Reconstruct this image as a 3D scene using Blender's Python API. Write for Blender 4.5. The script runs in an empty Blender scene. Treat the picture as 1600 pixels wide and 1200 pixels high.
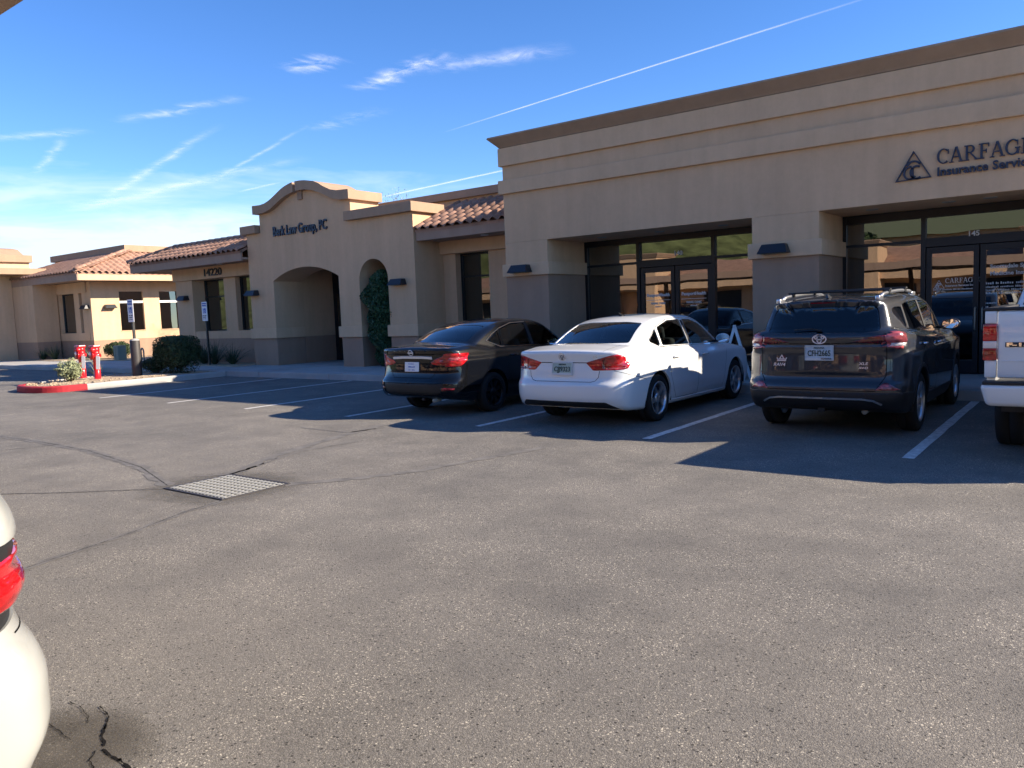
import bpy, bmesh, math, random
import numpy as np
from mathutils import Vector, Matrix
from mathutils.bvhtree import BVHTree
from mathutils.geometry import tessellate_polygon
random.seed(7); np.random.seed(7)
scene = bpy.context.scene
col = scene.collection
R = math.radians

# ------------------------------------------------------------------ camera
CAM_H = 1.6
F_PX, YAW, PITCH, ROLL = 1227.6, R(-37.316), R(-5.294), R(-2.224)
_d = Vector((math.sin(YAW)*math.cos(PITCH), math.cos(YAW)*math.cos(PITCH), math.sin(PITCH)))
_r0 = Vector((math.cos(YAW), -math.sin(YAW), 0)); _u0 = _r0.cross(_d)
_r = math.cos(ROLL)*_r0 + math.sin(ROLL)*_u0
_u = -math.sin(ROLL)*_r0 + math.cos(ROLL)*_u0
cam_data = bpy.data.cameras.new('camera'); cam = bpy.data.objects.new('camera', cam_data); col.objects.link(cam)
m = Matrix.Identity(4)
for i in range(3):
    m[i][0] = _r[i]; m[i][1] = _u[i]; m[i][2] = -_d[i]
m[0][3], m[1][3], m[2][3] = 0, 0, CAM_H
cam.matrix_world = m
cam_data.sensor_fit = 'HORIZONTAL'; cam_data.sensor_width = 36; cam_data.lens = 36*F_PX/1600
cam_data.clip_start = 0.05; cam_data.clip_end = 400000
scene.camera = cam
def ray(px, py):
    return (px-800)/F_PX*_r - (py-600)/F_PX*_u + _d
def atY(px, py, Y):
    v = ray(px, py); v = v*(Y/v.y); return Vector((v.x, v.y, v.z+CAM_H))
def gnd(px, py, z=0.0):
    v = ray(px, py); v = v*((z-CAM_H)/v.z); return Vector((v.x, v.y, z))

# ------------------------------------------------------------------ light
SUN = Vector((1.74, 0.945, 1.0)).normalized()          # direction towards the sun
SUN_EL = math.asin(SUN.z); SUN_AZ = math.atan2(SUN.x, SUN.y)
sl = bpy.data.lights.new('sun', 'SUN'); sl.energy = 5.0; sl.angle = R(0.53); sl.color = (1.0, 0.87, 0.70)
so = bpy.data.objects.new('sun', sl); col.objects.link(so)
so.rotation_euler = (-SUN).to_track_quat('-Z', 'Y').to_euler(); so.location = (30, 20, 30)
scene.view_settings.view_transform = 'Standard'; scene.view_settings.look = 'None'
scene.view_settings.exposure = 1.2; scene.view_settings.gamma = 1.0
scene.view_settings.use_curve_mapping = False
scene.render.engine = 'CYCLES'
cy = scene.cycles; cy.max_bounces = 6; cy.diffuse_bounces = 3; cy.glossy_bounces = 4; cy.transmission_bounces = 4; cy.transparent_max_bounces = 10
cy.caustics_reflective = True; cy.caustics_refractive = False; cy.use_adaptive_sampling = True; cy.adaptive_threshold = 0.02; cy.sample_clamp_indirect = 6.0

world = bpy.data.worlds.new('World'); scene.world = world; world.use_nodes = True
wn = world.node_tree; wn.nodes.clear()
def N(t, kind, **kw):
    n = t.nodes.new(kind)
    for k, v in kw.items():
        if k == 'inp':
            for kk, vv in v.items(): n.inputs[kk].default_value = vv
        else: setattr(n, k, v)
    return n
def mth(t, op, a, b=None, c=None, clamp=False):
    n = t.nodes.new('ShaderNodeMath'); n.operation = op; n.use_clamp = clamp
    for i, v in enumerate((a, b, c)):
        if v is None: continue
        if isinstance(v, (int, float)): n.inputs[i].default_value = v
        else: t.links.new(v, n.inputs[i])
    return n.outputs[0]
def vdot(t, a, vec):
    n = t.nodes.new('ShaderNodeVectorMath'); n.operation = 'DOT_PRODUCT'
    t.links.new(a, n.inputs[0]); n.inputs[1].default_value = vec; return n.outputs['Value']
def build_world():
    t = wn
    sky = N(t, 'ShaderNodeTexSky', sky_type='NISHITA', sun_disc=False, sun_elevation=SUN_EL, sun_rotation=SUN_AZ,
            altitude=400, air_density=0.75, dust_density=0.0, ozone_density=3.0)
    hs = N(t, 'ShaderNodeHueSaturation', inp={'Hue': 0.508, 'Saturation': 1.20, 'Value': 1.0})
    t.links.new(sky.outputs[0], hs.inputs['Color'])
    co = N(t, 'ShaderNodeTexCoord').outputs['Generated']
    sep = N(t, 'ShaderNodeSeparateXYZ'); t.links.new(co, sep.inputs[0])
    elev = sep.outputs['Z']
    mp = N(t, 'ShaderNodeMapping'); mp.inputs['Scale'].default_value = (2.6, 2.6, 15); t.links.new(co, mp.inputs[0])
    nz = N(t, 'ShaderNodeTexNoise', inp={'Scale': 2.2, 'Detail': 5.0, 'Roughness': 0.62, 'Distortion': 0.4}); t.links.new(mp.outputs[0], nz.inputs['Vector'])
    # veil of cirrus low over the western horizon
    low = mth(t, 'MULTIPLY', mth(t, 'SUBTRACT', mth(t, 'ADD', 0.172, mth(t, 'MULTIPLY', mth(t, 'SUBTRACT', nz.outputs[0], .5), .10)), elev), 11.0, clamp=True)
    w_dir = ray(60, 360).normalized()
    west = mth(t, 'MULTIPLY', mth(t, 'SUBTRACT', vdot(t, co, w_dir), 0.80), 6.0, clamp=True)
    veil = mth(t, 'MULTIPLY', mth(t, 'SUBTRACT', nz.outputs[0], 0.10), 1.9, clamp=True)
    veil = mth(t, 'MULTIPLY', mth(t, 'MULTIPLY', mth(t, 'MULTIPLY', veil, low), west), 1.25)
    total = veil
    mx = N(t, 'ShaderNodeMixRGB'); t.links.new(total, mx.inputs[0]); t.links.new(hs.outputs[0], mx.inputs[1])
    mx.inputs[2].default_value = (3.6, 4.3, 5.1, 1)
    bg = N(t, 'ShaderNodeBackground', inp={'Strength': 0.115}); t.links.new(mx.outputs[0], bg.inputs[0])
    out = N(t, 'ShaderNodeOutputWorld'); t.links.new(bg.outputs[0], out.inputs[0])
build_world()

# ------------------------------------------------------------------ helpers
def obj(name, mesh, mat=None, parent=None, label=None, cat=None, group=None, kind=None, loc=None):
    o = bpy.data.objects.new(name, mesh); col.objects.link(o)
    if mat is not None and mesh is not None and len(mesh.materials) == 0: mesh.materials.append(mat)
    if loc is not None: o.location = loc
    if parent is not None: o.parent = parent
    if label: o['label'] = label
    if cat: o['category'] = cat
    if group: o['group'] = group
    if kind: o['kind'] = kind
    return o
def empty(name, loc=(0, 0, 0), label=None, cat=None, group=None, rz=0):
    o = obj(name, None, None, None, label, cat, group); o.location = loc; o.rotation_euler = (0, 0, rz)
    o.empty_display_size = 0.2; return o
def pyd(v, f, smooth=False):
    me = bpy.data.meshes.new('m'); me.from_pydata([tuple(p) for p in v], [], f); me.update()
    if smooth: me.polygons.foreach_set('use_smooth', [True]*len(me.polygons))
    return me
def bm_mesh(bm, smooth=False):
    me = bpy.data.meshes.new('m')
    bmesh.ops.recalc_face_normals(bm, faces=bm.faces[:])
    bm.to_mesh(me); bm.free()
    if smooth: me.polygons.foreach_set('use_smooth', [True]*len(me.polygons))
    return me
def bm_box(bm, x0, x1, y0, y1, z0, z1, bev=0.0):
    r = bmesh.ops.create_cube(bm, size=1)
    for v in r['verts']:
        v.co = Vector((x0+(v.co.x+.5)*(x1-x0), y0+(v.co.y+.5)*(y1-y0), z0+(v.co.z+.5)*(z1-z0)))
    if bev > 0:
        es = list({e for v in r['verts'] for e in v.link_edges})
        bmesh.ops.bevel(bm, geom=es, offset=bev, segments=2, profile=0.6, affect='EDGES')
def box(name, x0, x1, y0, y1, z0, z1, mat, parent=None, bev=0.0, **kw):
    bm = bmesh.new(); bm_box(bm, x0, x1, y0, y1, z0, z1, bev)
    return obj(name, bm_mesh(bm), mat, parent, **kw)
def boxes(name, lst, mat, parent=None, bev=0.0, **kw):
    bm = bmesh.new()
    for b in lst: bm_box(bm, *b, bev=bev)
    return obj(name, bm_mesh(bm), mat, parent, **kw)
def bm_tube(bm, pts, rad, seg=8, caps=True):
    pts = [Vector(p) for p in pts]; n = len(pts); rad = rad if isinstance(rad, (list, tuple)) else [rad]*n
    rings = []; up = Vector((0, 0, 1)); prev = None
    for i, p in enumerate(pts):
        t = (pts[min(i+1, n-1)]-pts[max(i-1, 0)])
        t = t.normalized() if t.length > 1e-9 else Vector((0, 0, 1))
        a = prev if prev is not None else (up if abs(t.z) < .95 else Vector((1, 0, 0)))
        x = (a - t*a.dot(t)).normalized(); prev = x; y = t.cross(x)
        rings.append([bm.verts.new(p+rad[i]*(math.cos(2*math.pi*k/seg)*x+math.sin(2*math.pi*k/seg)*y)) for k in range(seg)])
    for a, b in zip(rings, rings[1:]):
        for k in range(seg): bm.faces.new((a[k], a[(k+1) % seg], b[(k+1) % seg], b[k]))
    if caps:
        bm.faces.new(rings[0][::-1]); bm.faces.new(rings[-1])
def tube(name, pts, rad, mat, parent=None, seg=8, smooth=True, **kw):
    bm = bmesh.new(); bm_tube(bm, pts, rad, seg); return obj(name, bm_mesh(bm, smooth), mat, parent, **kw)
def lathe_mesh(prof, seg=32, axis='Z', smooth=True, closed=False):
    v = []; f = []; n = len(prof)
    for k in range(seg):
        a = 2*math.pi*k/seg
        for r_, h in prof:
            c, s = r_*math.cos(a), r_*math.sin(a)
            v.append((c, s, h) if axis == 'Z' else (h, c, s))
    m_ = n if closed else n-1
    for k in range(seg):
        for i in range(m_):
            a = k*n+i; b = k*n+(i+1) % n; c = ((k+1) % seg)*n+(i+1) % n; d = ((k+1) % seg)*n+i
            f.append((a, b, c, d))
    return pyd(v, f, smooth)
def prism(name, poly, axis, a, b, mat, parent=None, smooth=False, **kw):
    """polygon of 2D points extruded along an axis: X -> (y,z), Y -> (x,z), Z -> (x,y)"""
    def P(p, h): return {'X': (h, p[0], p[1]), 'Y': (p[0], h, p[1]), 'Z': (p[0], p[1], h)}[axis]
    bm = bmesh.new(); n = len(poly)
    A = [bm.verts.new(P(p, a)) for p in poly]; B = [bm.verts.new(P(p, b)) for p in poly]
    for t3 in tessellate_polygon([[Vector((p[0], p[1], 0)) for p in poly]]):
        try: bm.faces.new([A[i] for i in t3]); bm.faces.new([B[i] for i in reversed(t3)])
        except ValueError: pass
    for i in range(n): bm.faces.new((A[i], B[i], B[(i+1) % n], A[(i+1) % n]))
    return obj(name, bm_mesh(bm, smooth), mat, parent, **kw)
def text_mesh(body, size, extrude=0.004, align='LEFT', bold=0.0, xs=1.0, shear=0.0):
    c = bpy.data.curves.new('t', 'FONT'); c.body = body; c.size = size; c.extrude = extrude
    c.align_x = align; c.offset = bold; c.resolution_u = 3; c.shear = shear
    o = bpy.data.objects.new('t', c); col.objects.link(o)
    dg = bpy.context.evaluated_depsgraph_get(); me = bpy.data.meshes.new_from_object(o.evaluated_get(dg))
    bpy.data.objects.remove(o); bpy.data.curves.remove(c); me.materials.clear()
    if xs != 1.0: me.transform(Matrix.Diagonal((xs, 1, 1, 1)))
    return me
def text(name, body, size, loc, mat, parent=None, face='-Y', width=None, **kw):
    kk = {k: kw.pop(k) for k in ('extrude', 'align', 'bold', 'shear') if k in kw}
    me = text_mesh(body, size, **kk)
    if width:
        xs = [v.co.x for v in me.vertices]
        if xs: me.transform(Matrix.Diagonal((width/max(1e-6, max(xs)-min(xs)), 1, 1, 1)))
    me.transform(Matrix.Rotation(math.pi/2, 4, 'X'))          # stands upright, faces -Y
    if face == '+X': me.transform(Matrix.Rotation(math.pi/2, 4, 'Z'))
    if face == '+Y': me.transform(Matrix.Rotation(math.pi, 4, 'Z'))
    me.transform(Matrix.Translation(Vector(loc)))
    return obj(name, me, mat, parent, **kw)
def word_lines(name, x0, z0, y, rows, mat, parent):
    """rows of print too small to read: word-length dashes; rows = (dz, height, words...)"""
    L = []
    for dz, h, ws in rows:
        x = x0
        for w_, gap in ws: L.append(((x, z0-dz), (x+w_, z0-dz), h)); x += w_+gap
    bm = bmesh.new()
    for a, b, h in L:
        n = max(2, int((b[0]-a[0])/(h*.75)))
        for k in range(n):
            xa = a[0]+(b[0]-a[0])*k/n; hh = h*random.choice((.7, .7, 1.0, .72, .95)); bm_box(bm, xa, xa+(b[0]-a[0])/n*.62, y, y+.003, a[1], a[1]+hh)
    return obj(name, bm_mesh(bm), mat, parent)
def strokes_mesh(lines, w, y0, y1):
    """flat strokes in the XZ plane, each a polyline (closed when first == last), facing -Y"""
    bm = bmesh.new()
    for ln in lines:
        ln = [Vector((p[0], p[1])) for p in ln]; closed = (ln[0]-ln[-1]).length < 1e-6
        if closed: ln = ln[:-1]
        n = len(ln); L = []; Rr = []
        for i, p in enumerate(ln):
            a = ln[(i-1) % n] if closed or i > 0 else ln[i]; b = ln[(i+1) % n] if closed or i < n-1 else ln[i]
            d = (b-a).normalized(); nn = Vector((-d.y, d.x))
            L.append(p+nn*w/2); Rr.append(p-nn*w/2)
        q = []
        for i in range(n):
            q.append([bm.verts.new((L[i].x, y0, L[i].y)), bm.verts.new((Rr[i].x, y0, Rr[i].y)), bm.verts.new((Rr[i].x, y1, Rr[i].y)), bm.verts.new((L[i].x, y1, L[i].y))])
        for i in range(n if closed else n-1):
            a, b = q[i], q[(i+1) % n]
            for k in range(4): bm.faces.new((a[k], a[(k+1) % 4], b[(k+1) % 4], b[k]))
        if not closed:
            bm.faces.new(q[0]); bm.faces.new(q[-1][::-1])
    return bm_mesh(bm)
def ell(cx, cz, rx, rz, n=28, a0=0, a1=360):
    return [(cx+rx*math.cos(R(a0+(a1-a0)*i/n)), cz+rz*math.sin(R(a0+(a1-a0)*i/n))) for i in range(n+1)]

# ------------------------------------------------------------------ materials
def principled(name, colr, rough=0.6, metal=0.0, coat=0.0, spec=0.5, **kw):
    ma = bpy.data.materials.new(name); ma.use_nodes = True
    b = ma.node_tree.nodes['Principled BSDF']
    b.inputs['Base Color'].default_value = (*colr, 1); b.inputs['Roughness'].default_value = rough
    b.inputs['Metallic'].default_value = metal; b.inputs['Coat Weight'].default_value = coat
    b.inputs['Coat Roughness'].default_value = 0.03; b.inputs['Specular IOR Level'].default_value = spec
    for k, v in kw.items(): b.inputs[k].default_value = v
    return ma
def add_noise(ma, scale, lo, hi, bump=0.0, bscale=None, detail=5, stretch=(1, 1, 1), rnd=0.0, bdist=0.02):
    """multiply the base colour by a noise between lo and hi; optional fine bump and per-object variation"""
    t = ma.node_tree; b = t.nodes['Principled BSDF']; base = tuple(b.inputs['Base Color'].default_value)
    co = N(t, 'ShaderNodeTexCoord').outputs['Object']
    mp = N(t, 'ShaderNodeMapping'); mp.inputs['Scale'].default_value = stretch; t.links.new(co, mp.inputs[0])
    nz = N(t, 'ShaderNodeTexNoise', inp={'Scale': scale, 'Detail': detail, 'Roughness': 0.6}); t.links.new(mp.outputs[0], nz.inputs['Vector'])
    mr = N(t, 'ShaderNodeMapRange', inp={'From Min': .3, 'From Max': .7, 'To Min': lo, 'To Max': hi}); t.links.new(nz.outputs[0], mr.inputs[0])
    val = mr.outputs[0]
    if rnd:
        oi = N(t, 'ShaderNodeObjectInfo'); val = mth(t, 'MULTIPLY', val, mth(t, 'ADD', 1-rnd/2, mth(t, 'MULTIPLY', oi.outputs['Random'], rnd)))
    mx = N(t, 'ShaderNodeMixRGB', blend_type='MULTIPLY', inp={0: 1.0, 1: base}); t.links.new(val, mx.inputs[2])
    t.links.new(mx.outputs[0], b.inputs['Base Color'])
    if bump:
        n2 = N(t, 'ShaderNodeTexNoise', inp={'Scale': bscale or scale*4, 'Detail': 4, 'Roughness': .65}); t.links.new(mp.outputs[0], n2.inputs['Vector'])
        bp = N(t, 'ShaderNodeBump', inp={'Strength': bump, 'Distance': bdist}); t.links.new(n2.outputs[0], bp.inputs['Height']); t.links.new(bp.outputs[0], b.inputs['Normal'])
    return ma
def stucco(name, c):
    """sprayed sand-finish stucco with faint rain streaks and patches"""
    ma = principled(name, c, 0.92, spec=.2)
    t = ma.node_tree; b = t.nodes['Principled BSDF']
    co = N(t, 'ShaderNodeTexCoord').outputs['Object']
    n1 = N(t, 'ShaderNodeTexNoise', inp={'Scale': .55, 'Detail': 6, 'Roughness': .6}); t.links.new(co, n1.inputs['Vector'])
    mp = N(t, 'ShaderNodeMapping'); mp.inputs['Scale'].default_value = (3.2, 3.2, .35); t.links.new(co, mp.inputs[0])
    n2 = N(t, 'ShaderNodeTexNoise', inp={'Scale': 1.0, 'Detail': 5, 'Roughness': .6}); t.links.new(mp.outputs[0], n2.inputs['Vector'])
    n3 = N(t, 'ShaderNodeTexNoise', inp={'Scale': 9, 'Detail': 4, 'Roughness': .7}); t.links.new(co, n3.inputs['Vector'])
    v = mth(t, 'ADD', mth(t, 'MULTIPLY', n1.outputs[0], .30), mth(t, 'MULTIPLY', n2.outputs[0], .34))
    v = mth(t, 'ADD', mth(t, 'ADD', v, mth(t, 'MULTIPLY', n3.outputs[0], .16)), .60)
    mx = N(t, 'ShaderNodeMixRGB', blend_type='MULTIPLY', inp={0: 1.0, 1: (*c, 1)}); t.links.new(v, mx.inputs[2]); t.links.new(mx.outputs[0], b.inputs['Base Color'])
    n4 = N(t, 'ShaderNodeTexNoise', inp={'Scale': 60, 'Detail': 3, 'Roughness': .7}); t.links.new(co, n4.inputs['Vector'])
    n5 = N(t, 'ShaderNodeTexNoise', inp={'Scale': 3.5, 'Detail': 3}); t.links.new(co, n5.inputs['Vector'])
    h = mth(t, 'ADD', n4.outputs[0], mth(t, 'MULTIPLY', n5.outputs[0], 2.0))
    bp = N(t, 'ShaderNodeBump', inp={'Strength': .5, 'Distance': .006}); t.links.new(h, bp.inputs['Height']); t.links.new(bp.outputs[0], b.inputs['Normal'])
    return ma
M = {}
M['tan'] = stucco('stucco_tan', (0.62, 0.41, 0.25))
M['tan_light'] = stucco('stucco_trim', (0.64, 0.43, 0.265))
M['cap'] = stucco('stucco_cap_brown', (0.39, 0.262, 0.175))
M['base'] = stucco('stucco_base_brown', (0.355, 0.232, 0.16))
M['fascia'] = stucco('fascia_brown', (0.38, 0.262, 0.195))
M['tile'] = add_noise(principled('clay_tile', (0.38, 0.225, 0.16), .9, spec=.2), 3.0, .75, 1.2, .4, 40, rnd=.45, bdist=.004)
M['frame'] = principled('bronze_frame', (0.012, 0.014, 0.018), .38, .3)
M['lamp'] = principled('lamp_housing', (0.022, 0.024, 0.030), .42, .2)
M['concrete'] = add_noise(principled('concrete', (0.42, 0.41, 0.385), .9, spec=.25), 1.3, .82, 1.08, .4, 70, bdist=.004)
M['line'] = add_noise(principled('road_paint', (0.74, 0.72, 0.68), .8, spec=.3), 14, .55, 1.1, .3, 90, bdist=.003)
M['red_paint'] = add_noise(principled('red_curb_paint', (0.42, 0.030, 0.040), .7, spec=.3), 5, .75, 1.15, .3, 60, bdist=.004)
M['red_metal'] = add_noise(principled('red_enamel', (0.62, 0.012, 0.016), .32, 0, .3), 8, .85, 1.1)
M['dirt'] = add_noise(principled('decomposed_granite', (0.46, 0.36, 0.25), .95, spec=.1), 7, .72, 1.18, .8, 55, bdist=.015)
M['hedge'] = add_noise(principled('hedge_leaf', (0.040, 0.062, 0.024), .6, spec=.3), 6, .5, 1.5)
M['vine'] = add_noise(principled('vine_leaf', (0.026, 0.072, 0.026), .5, spec=.4), 7, .5, 1.5)
M['sage'] = add_noise(principled('sage_leaf', (0.30, 0.33, 0.19), .8, spec=.2), 8, .7, 1.25)
M['yucca'] = add_noise(principled('yucca_blade', (0.045, 0.075, 0.040), .55, spec=.3), 4, .7, 1.3)
M['bark'] = add_noise(principled('bark', (0.13, 0.095, 0.07), .9, spec=.2), 9, .7, 1.2, .5, 40)
M['white'] = principled('white_enamel', (0.78, 0.78, 0.76), .45)
M['print_white'] = principled('white_vinyl', (0.80, 0.80, 0.80), .6)
M['blue'] = principled('sign_blue', (0.012, 0.09, 0.42), .5)
M['dark_print'] = principled('dark_print', (0.02, 0.022, 0.03), .6)
M['letter'] = principled('dark_blue_letter', (0.018, 0.026, 0.055), .42)
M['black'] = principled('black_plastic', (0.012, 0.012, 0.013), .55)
M['steel'] = principled('galvanised_steel', (0.38, 0.365, 0.31), .6, .15)
M['pit'] = principled('drain_pit_shade', (0.012, 0.012, 0.012), .95)
M['bollard'] = add_noise(principled('bollard_brown', (0.034, 0.029, 0.028), .6), 7, .85, 1.15)
M['util'] = principled('utility_green', (0.19, 0.22, 0.17), .6)
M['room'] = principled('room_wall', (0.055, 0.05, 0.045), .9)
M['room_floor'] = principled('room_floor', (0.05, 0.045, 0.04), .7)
def emis(name, c, s):
    ma = principled(name, (0, 0, 0)); b = ma.node_tree.nodes['Principled BSDF']
    b.inputs['Emission Color'].default_value = (*c, 1); b.inputs['Emission Strength'].default_value = s; return ma
M['downlight'] = emis('downlight_lens', (1, .93, .82), 1.6)
M['pendant'] = emis('pendant_glow', (1.0, .52, .14), .55)
def glass(name, tint, refl_rough=0.0, ior=1.5, wave=0.0, boost=1.0):
    """architectural / automotive tinted pane: Fresnel mirror over a tinted see-through"""
    ma = bpy.data.materials.new(name); ma.use_nodes = True; t = ma.node_tree; t.nodes.clear()
    fr = N(t, 'ShaderNodeFresnel', inp={'IOR': ior}); tr = N(t, 'ShaderNodeBsdfTransparent', inp={'Color': (*tint, 1)})
    gl = N(t, 'ShaderNodeBsdfGlossy', inp={'Roughness': refl_rough, 'Color': (1, 1, 1, 1)})
    fac = mth(t, 'MULTIPLY', fr.outputs[0], boost, clamp=True)
    mx = N(t, 'ShaderNodeMixShader'); t.links.new(fac, mx.inputs[0]); t.links.new(tr.outputs[0], mx.inputs[1]); t.links.new(gl.outputs[0], mx.inputs[2])
    if wave:
        co = N(t, 'ShaderNodeTexCoord').outputs['Object']; nz = N(t, 'ShaderNodeTexNoise', inp={'Scale': 1.1, 'Detail': 1}); t.links.new(co, nz.inputs['Vector'])
        bp = N(t, 'ShaderNodeBump', inp={'Strength': wave, 'Distance': .02}); t.links.new(nz.outputs[0], bp.inputs['Height']); t.links.new(bp.outputs[0], gl.inputs['Normal'])
    o = N(t, 'ShaderNodeOutputMaterial'); t.links.new(mx.outputs[0], o.inputs[0]); return ma
M['store_glass'] = glass('storefront_glass', (0.16, 0.17, 0.18), 0, 1.9, .10, 2.2)
M['car_glass'] = glass('car_glass', (0.40, 0.46, 0.45), 0, 1.52, 0, 1.5)
M['dark_glass'] = glass('privacy_glass', (0.06, 0.065, 0.07), 0, 1.52, 0, 1.5)
M['win_glass'] = glass('office_glass', (0.05, 0.05, 0.055), 0, 1.7, .10, 2.0)
def asphalt():
    ma = principled('asphalt', (.1, .1, .1), .88, spec=.25); t = ma.node_tree; b = t.nodes['Principled BSDF']
    co = N(t, 'ShaderNodeTexCoord').outputs['Object']
    big = N(t, 'ShaderNodeTexNoise', inp={'Scale': .22, 'Detail': 5, 'Roughness': .55, 'Distortion': .6}); t.links.new(co, big.inputs['Vector'])
    mid = N(t, 'ShaderNodeTexNoise', inp={'Scale': 1.6, 'Detail': 6, 'Roughness': .65}); t.links.new(co, mid.inputs['Vector'])
    fine = N(t, 'ShaderNodeTexNoise', inp={'Scale': 130, 'Detail': 4, 'Roughness': .7}); t.links.new(co, fine.inputs['Vector'])
    vor = N(t, 'ShaderNodeTexVoronoi', inp={'Scale': 150.0}); t.links.new(co, vor.inputs['Vector'])
    vr2 = N(t, 'ShaderNodeTexVoronoi', inp={'Scale': 62.0}); t.links.new(co, vr2.inputs['Vector'])
    base = N(t, 'ShaderNodeValToRGB'); e = base.color_ramp.elements
    e[0].position = .36; e[0].color = (.138, .129, .116, 1); e[1].position = .64; e[1].color = (.205, .187, .162, 1)
    t.links.new(mth(t, 'ADD', mth(t, 'MULTIPLY', big.outputs[0], .62), mth(t, 'MULTIPLY', mid.outputs[0], .38)), base.inputs[0])
    # aggregate: each Voronoi stone has its own grey; a few are pale
    sx = N(t, 'ShaderNodeSeparateXYZ'); t.links.new(vor.outputs['Color'], sx.inputs[0])
    sy = N(t, 'ShaderNodeSeparateXYZ'); t.links.new(vr2.outputs['Color'], sy.inputs[0])
    grey = mth(t, 'ADD', .74, mth(t, 'MULTIPLY', sx.outputs[0], .52))
    grey = mth(t, 'MULTIPLY', grey, mth(t, 'ADD', .70, mth(t, 'MULTIPLY', fine.outputs[0], .6)))
    pale = mth(t, 'MULTIPLY', mth(t, 'GREATER_THAN', sx.outputs[1], .80), mth(t, 'LESS_THAN', vor.outputs['Distance'], .36))
    patch = mth(t, 'MULTIPLY', mth(t, 'SUBTRACT', mid.outputs[0], .36), 4.0, clamp=True)
    pale2 = mth(t, 'MULTIPLY', mth(t, 'GREATER_THAN', sy.outputs[1], .74), mth(t, 'LESS_THAN', vr2.outputs['Distance'], .29))
    pale = mth(t, 'MAXIMUM', mth(t, 'MULTIPLY', pale, patch), mth(t, 'MULTIPLY', pale2, patch))
    dark = mth(t, 'MULTIPLY', mth(t, 'GREATER_THAN', sy.outputs[2], .955), mth(t, 'LESS_THAN', vr2.outputs['Distance'], .34))
    m1 = N(t, 'ShaderNodeMixRGB', blend_type='MULTIPLY', inp={0: 1.0}); t.links.new(base.outputs[0], m1.inputs[1]); t.links.new(grey, m1.inputs[2])
    m2 = N(t, 'ShaderNodeMixRGB', inp={2: (.62, .56, .45, 1)}); t.links.new(mth(t, 'MULTIPLY', pale, .85), m2.inputs[0]); t.links.new(m1.outputs[0], m2.inputs[1])
    m3 = N(t, 'ShaderNodeMixRGB', inp={2: (.022, .021, .02, 1)}); t.links.new(mth(t, 'MULTIPLY', dark, .8), m3.inputs[0]); t.links.new(m2.outputs[0], m3.inputs[1])
    # tyre-polished lanes along the drive and oil stains where cars stand
    mpl = N(t, 'ShaderNodeMapping'); mpl.inputs['Scale'].default_value = (.10, .62, 1); t.links.new(co, mpl.inputs[0])
    ln = N(t, 'ShaderNodeTexNoise', inp={'Scale': 1.0, 'Detail': 3, 'Roughness': .5}); t.links.new(mpl.outputs[0], ln.inputs['Vector'])
    lane = mth(t, 'ADD', .90, mth(t, 'MULTIPLY', mth(t, 'MULTIPLY', mth(t, 'SUBTRACT', ln.outputs[0], .34), 3.2, clamp=True), .13))
    st = N(t, 'ShaderNodeTexVoronoi', inp={'Scale': .55}); t.links.new(co, st.inputs['Vector'])
    stain = mth(t, 'SUBTRACT', 1.0, mth(t, 'MULTIPLY', mth(t, 'MULTIPLY', mth(t, 'SUBTRACT', .30, mth(t, 'ADD', st.outputs['Distance'], mth(t, 'MULTIPLY', mth(t, 'SUBTRACT', mid.outputs[0], .5), .35))), 5.0, clamp=True), .14))
    m4 = N(t, 'ShaderNodeMixRGB', blend_type='MULTIPLY', inp={0: 1.0}); t.links.new(m3.outputs[0], m4.inputs[1]); t.links.new(mth(t, 'MULTIPLY', lane, stain), m4.inputs[2])
    t.links.new(m4.outputs[0], b.inputs['Base Color'])
    h = mth(t, 'ADD', mth(t, 'SUBTRACT', 1.0, mth(t, 'MULTIPLY', vor.outputs['Distance'], 1.2)), mth(t, 'ADD', mth(t, 'MULTIPLY', fine.outputs[0], .8), mth(t, 'MULTIPLY', mth(t, 'SUBTRACT', 1.0, vr2.outputs['Distance']), .8)))
    bp = N(t, 'ShaderNodeBump', inp={'Strength': .42, 'Distance': .004}); t.links.new(h, bp.inputs['Height']); t.links.new(bp.outputs[0], b.inputs['Normal'])
    return ma
M['asphalt'] = asphalt()
M['tar'] = add_noise(principled('crack_sealer', (0.152, 0.142, 0.128), .8, spec=.3), 6, .7, 1.3, .3, 80, bdist=.003)
M['crack'] = principled('open_crack', (0.012, 0.011, 0.010), .95, spec=.1)
def carpaint(name, c, metal=0.0, rough=.35, flake=False):
    ma = principled(name, c, rough, metal, 1.0); ma.node_tree.nodes['Principled BSDF'].inputs['Coat IOR'].default_value = 1.5; return ma
M['paint_white'] = carpaint('white_car_paint', (0.74, 0.75, 0.74))
M['paint_black'] = carpaint('black_car_paint', (0.003, 0.0035, 0.005), 0, .3); M['paint_black'].node_tree.nodes['Principled BSDF'].inputs['Specular IOR Level'].default_value = .1
M['paint_grey'] = carpaint('dark_grey_car_paint', (0.020, 0.022, 0.027), .25, .4)
M['chrome'] = principled('chrome', (0.85, 0.86, 0.88), .08, 1.0)
M['badge'] = principled('bright_badge', (0.74, 0.75, 0.78), .22, .45)
M['pearl'] = carpaint('pearl_white_car_paint', (0.40, 0.405, 0.375))
M['alloy'] = principled('alloy', (0.62, 0.63, 0.65), .28, .9)
M['alloy_dark'] = principled('dark_alloy', (0.018, 0.018, 0.02), .3, .6)
M['rubber'] = principled('tyre_rubber', (0.018, 0.018, 0.018), .85, spec=.25)
M['seam'] = principled('panel_gap', (0.004, 0.004, 0.004), .8, spec=.1)
M['seat'] = principled('seat_cloth', (0.05, 0.05, 0.052), .9)
M['lens_red'] = principled('red_lens', (0.52, 0.008, 0.012), .12, 0, 1.0, .5)
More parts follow.
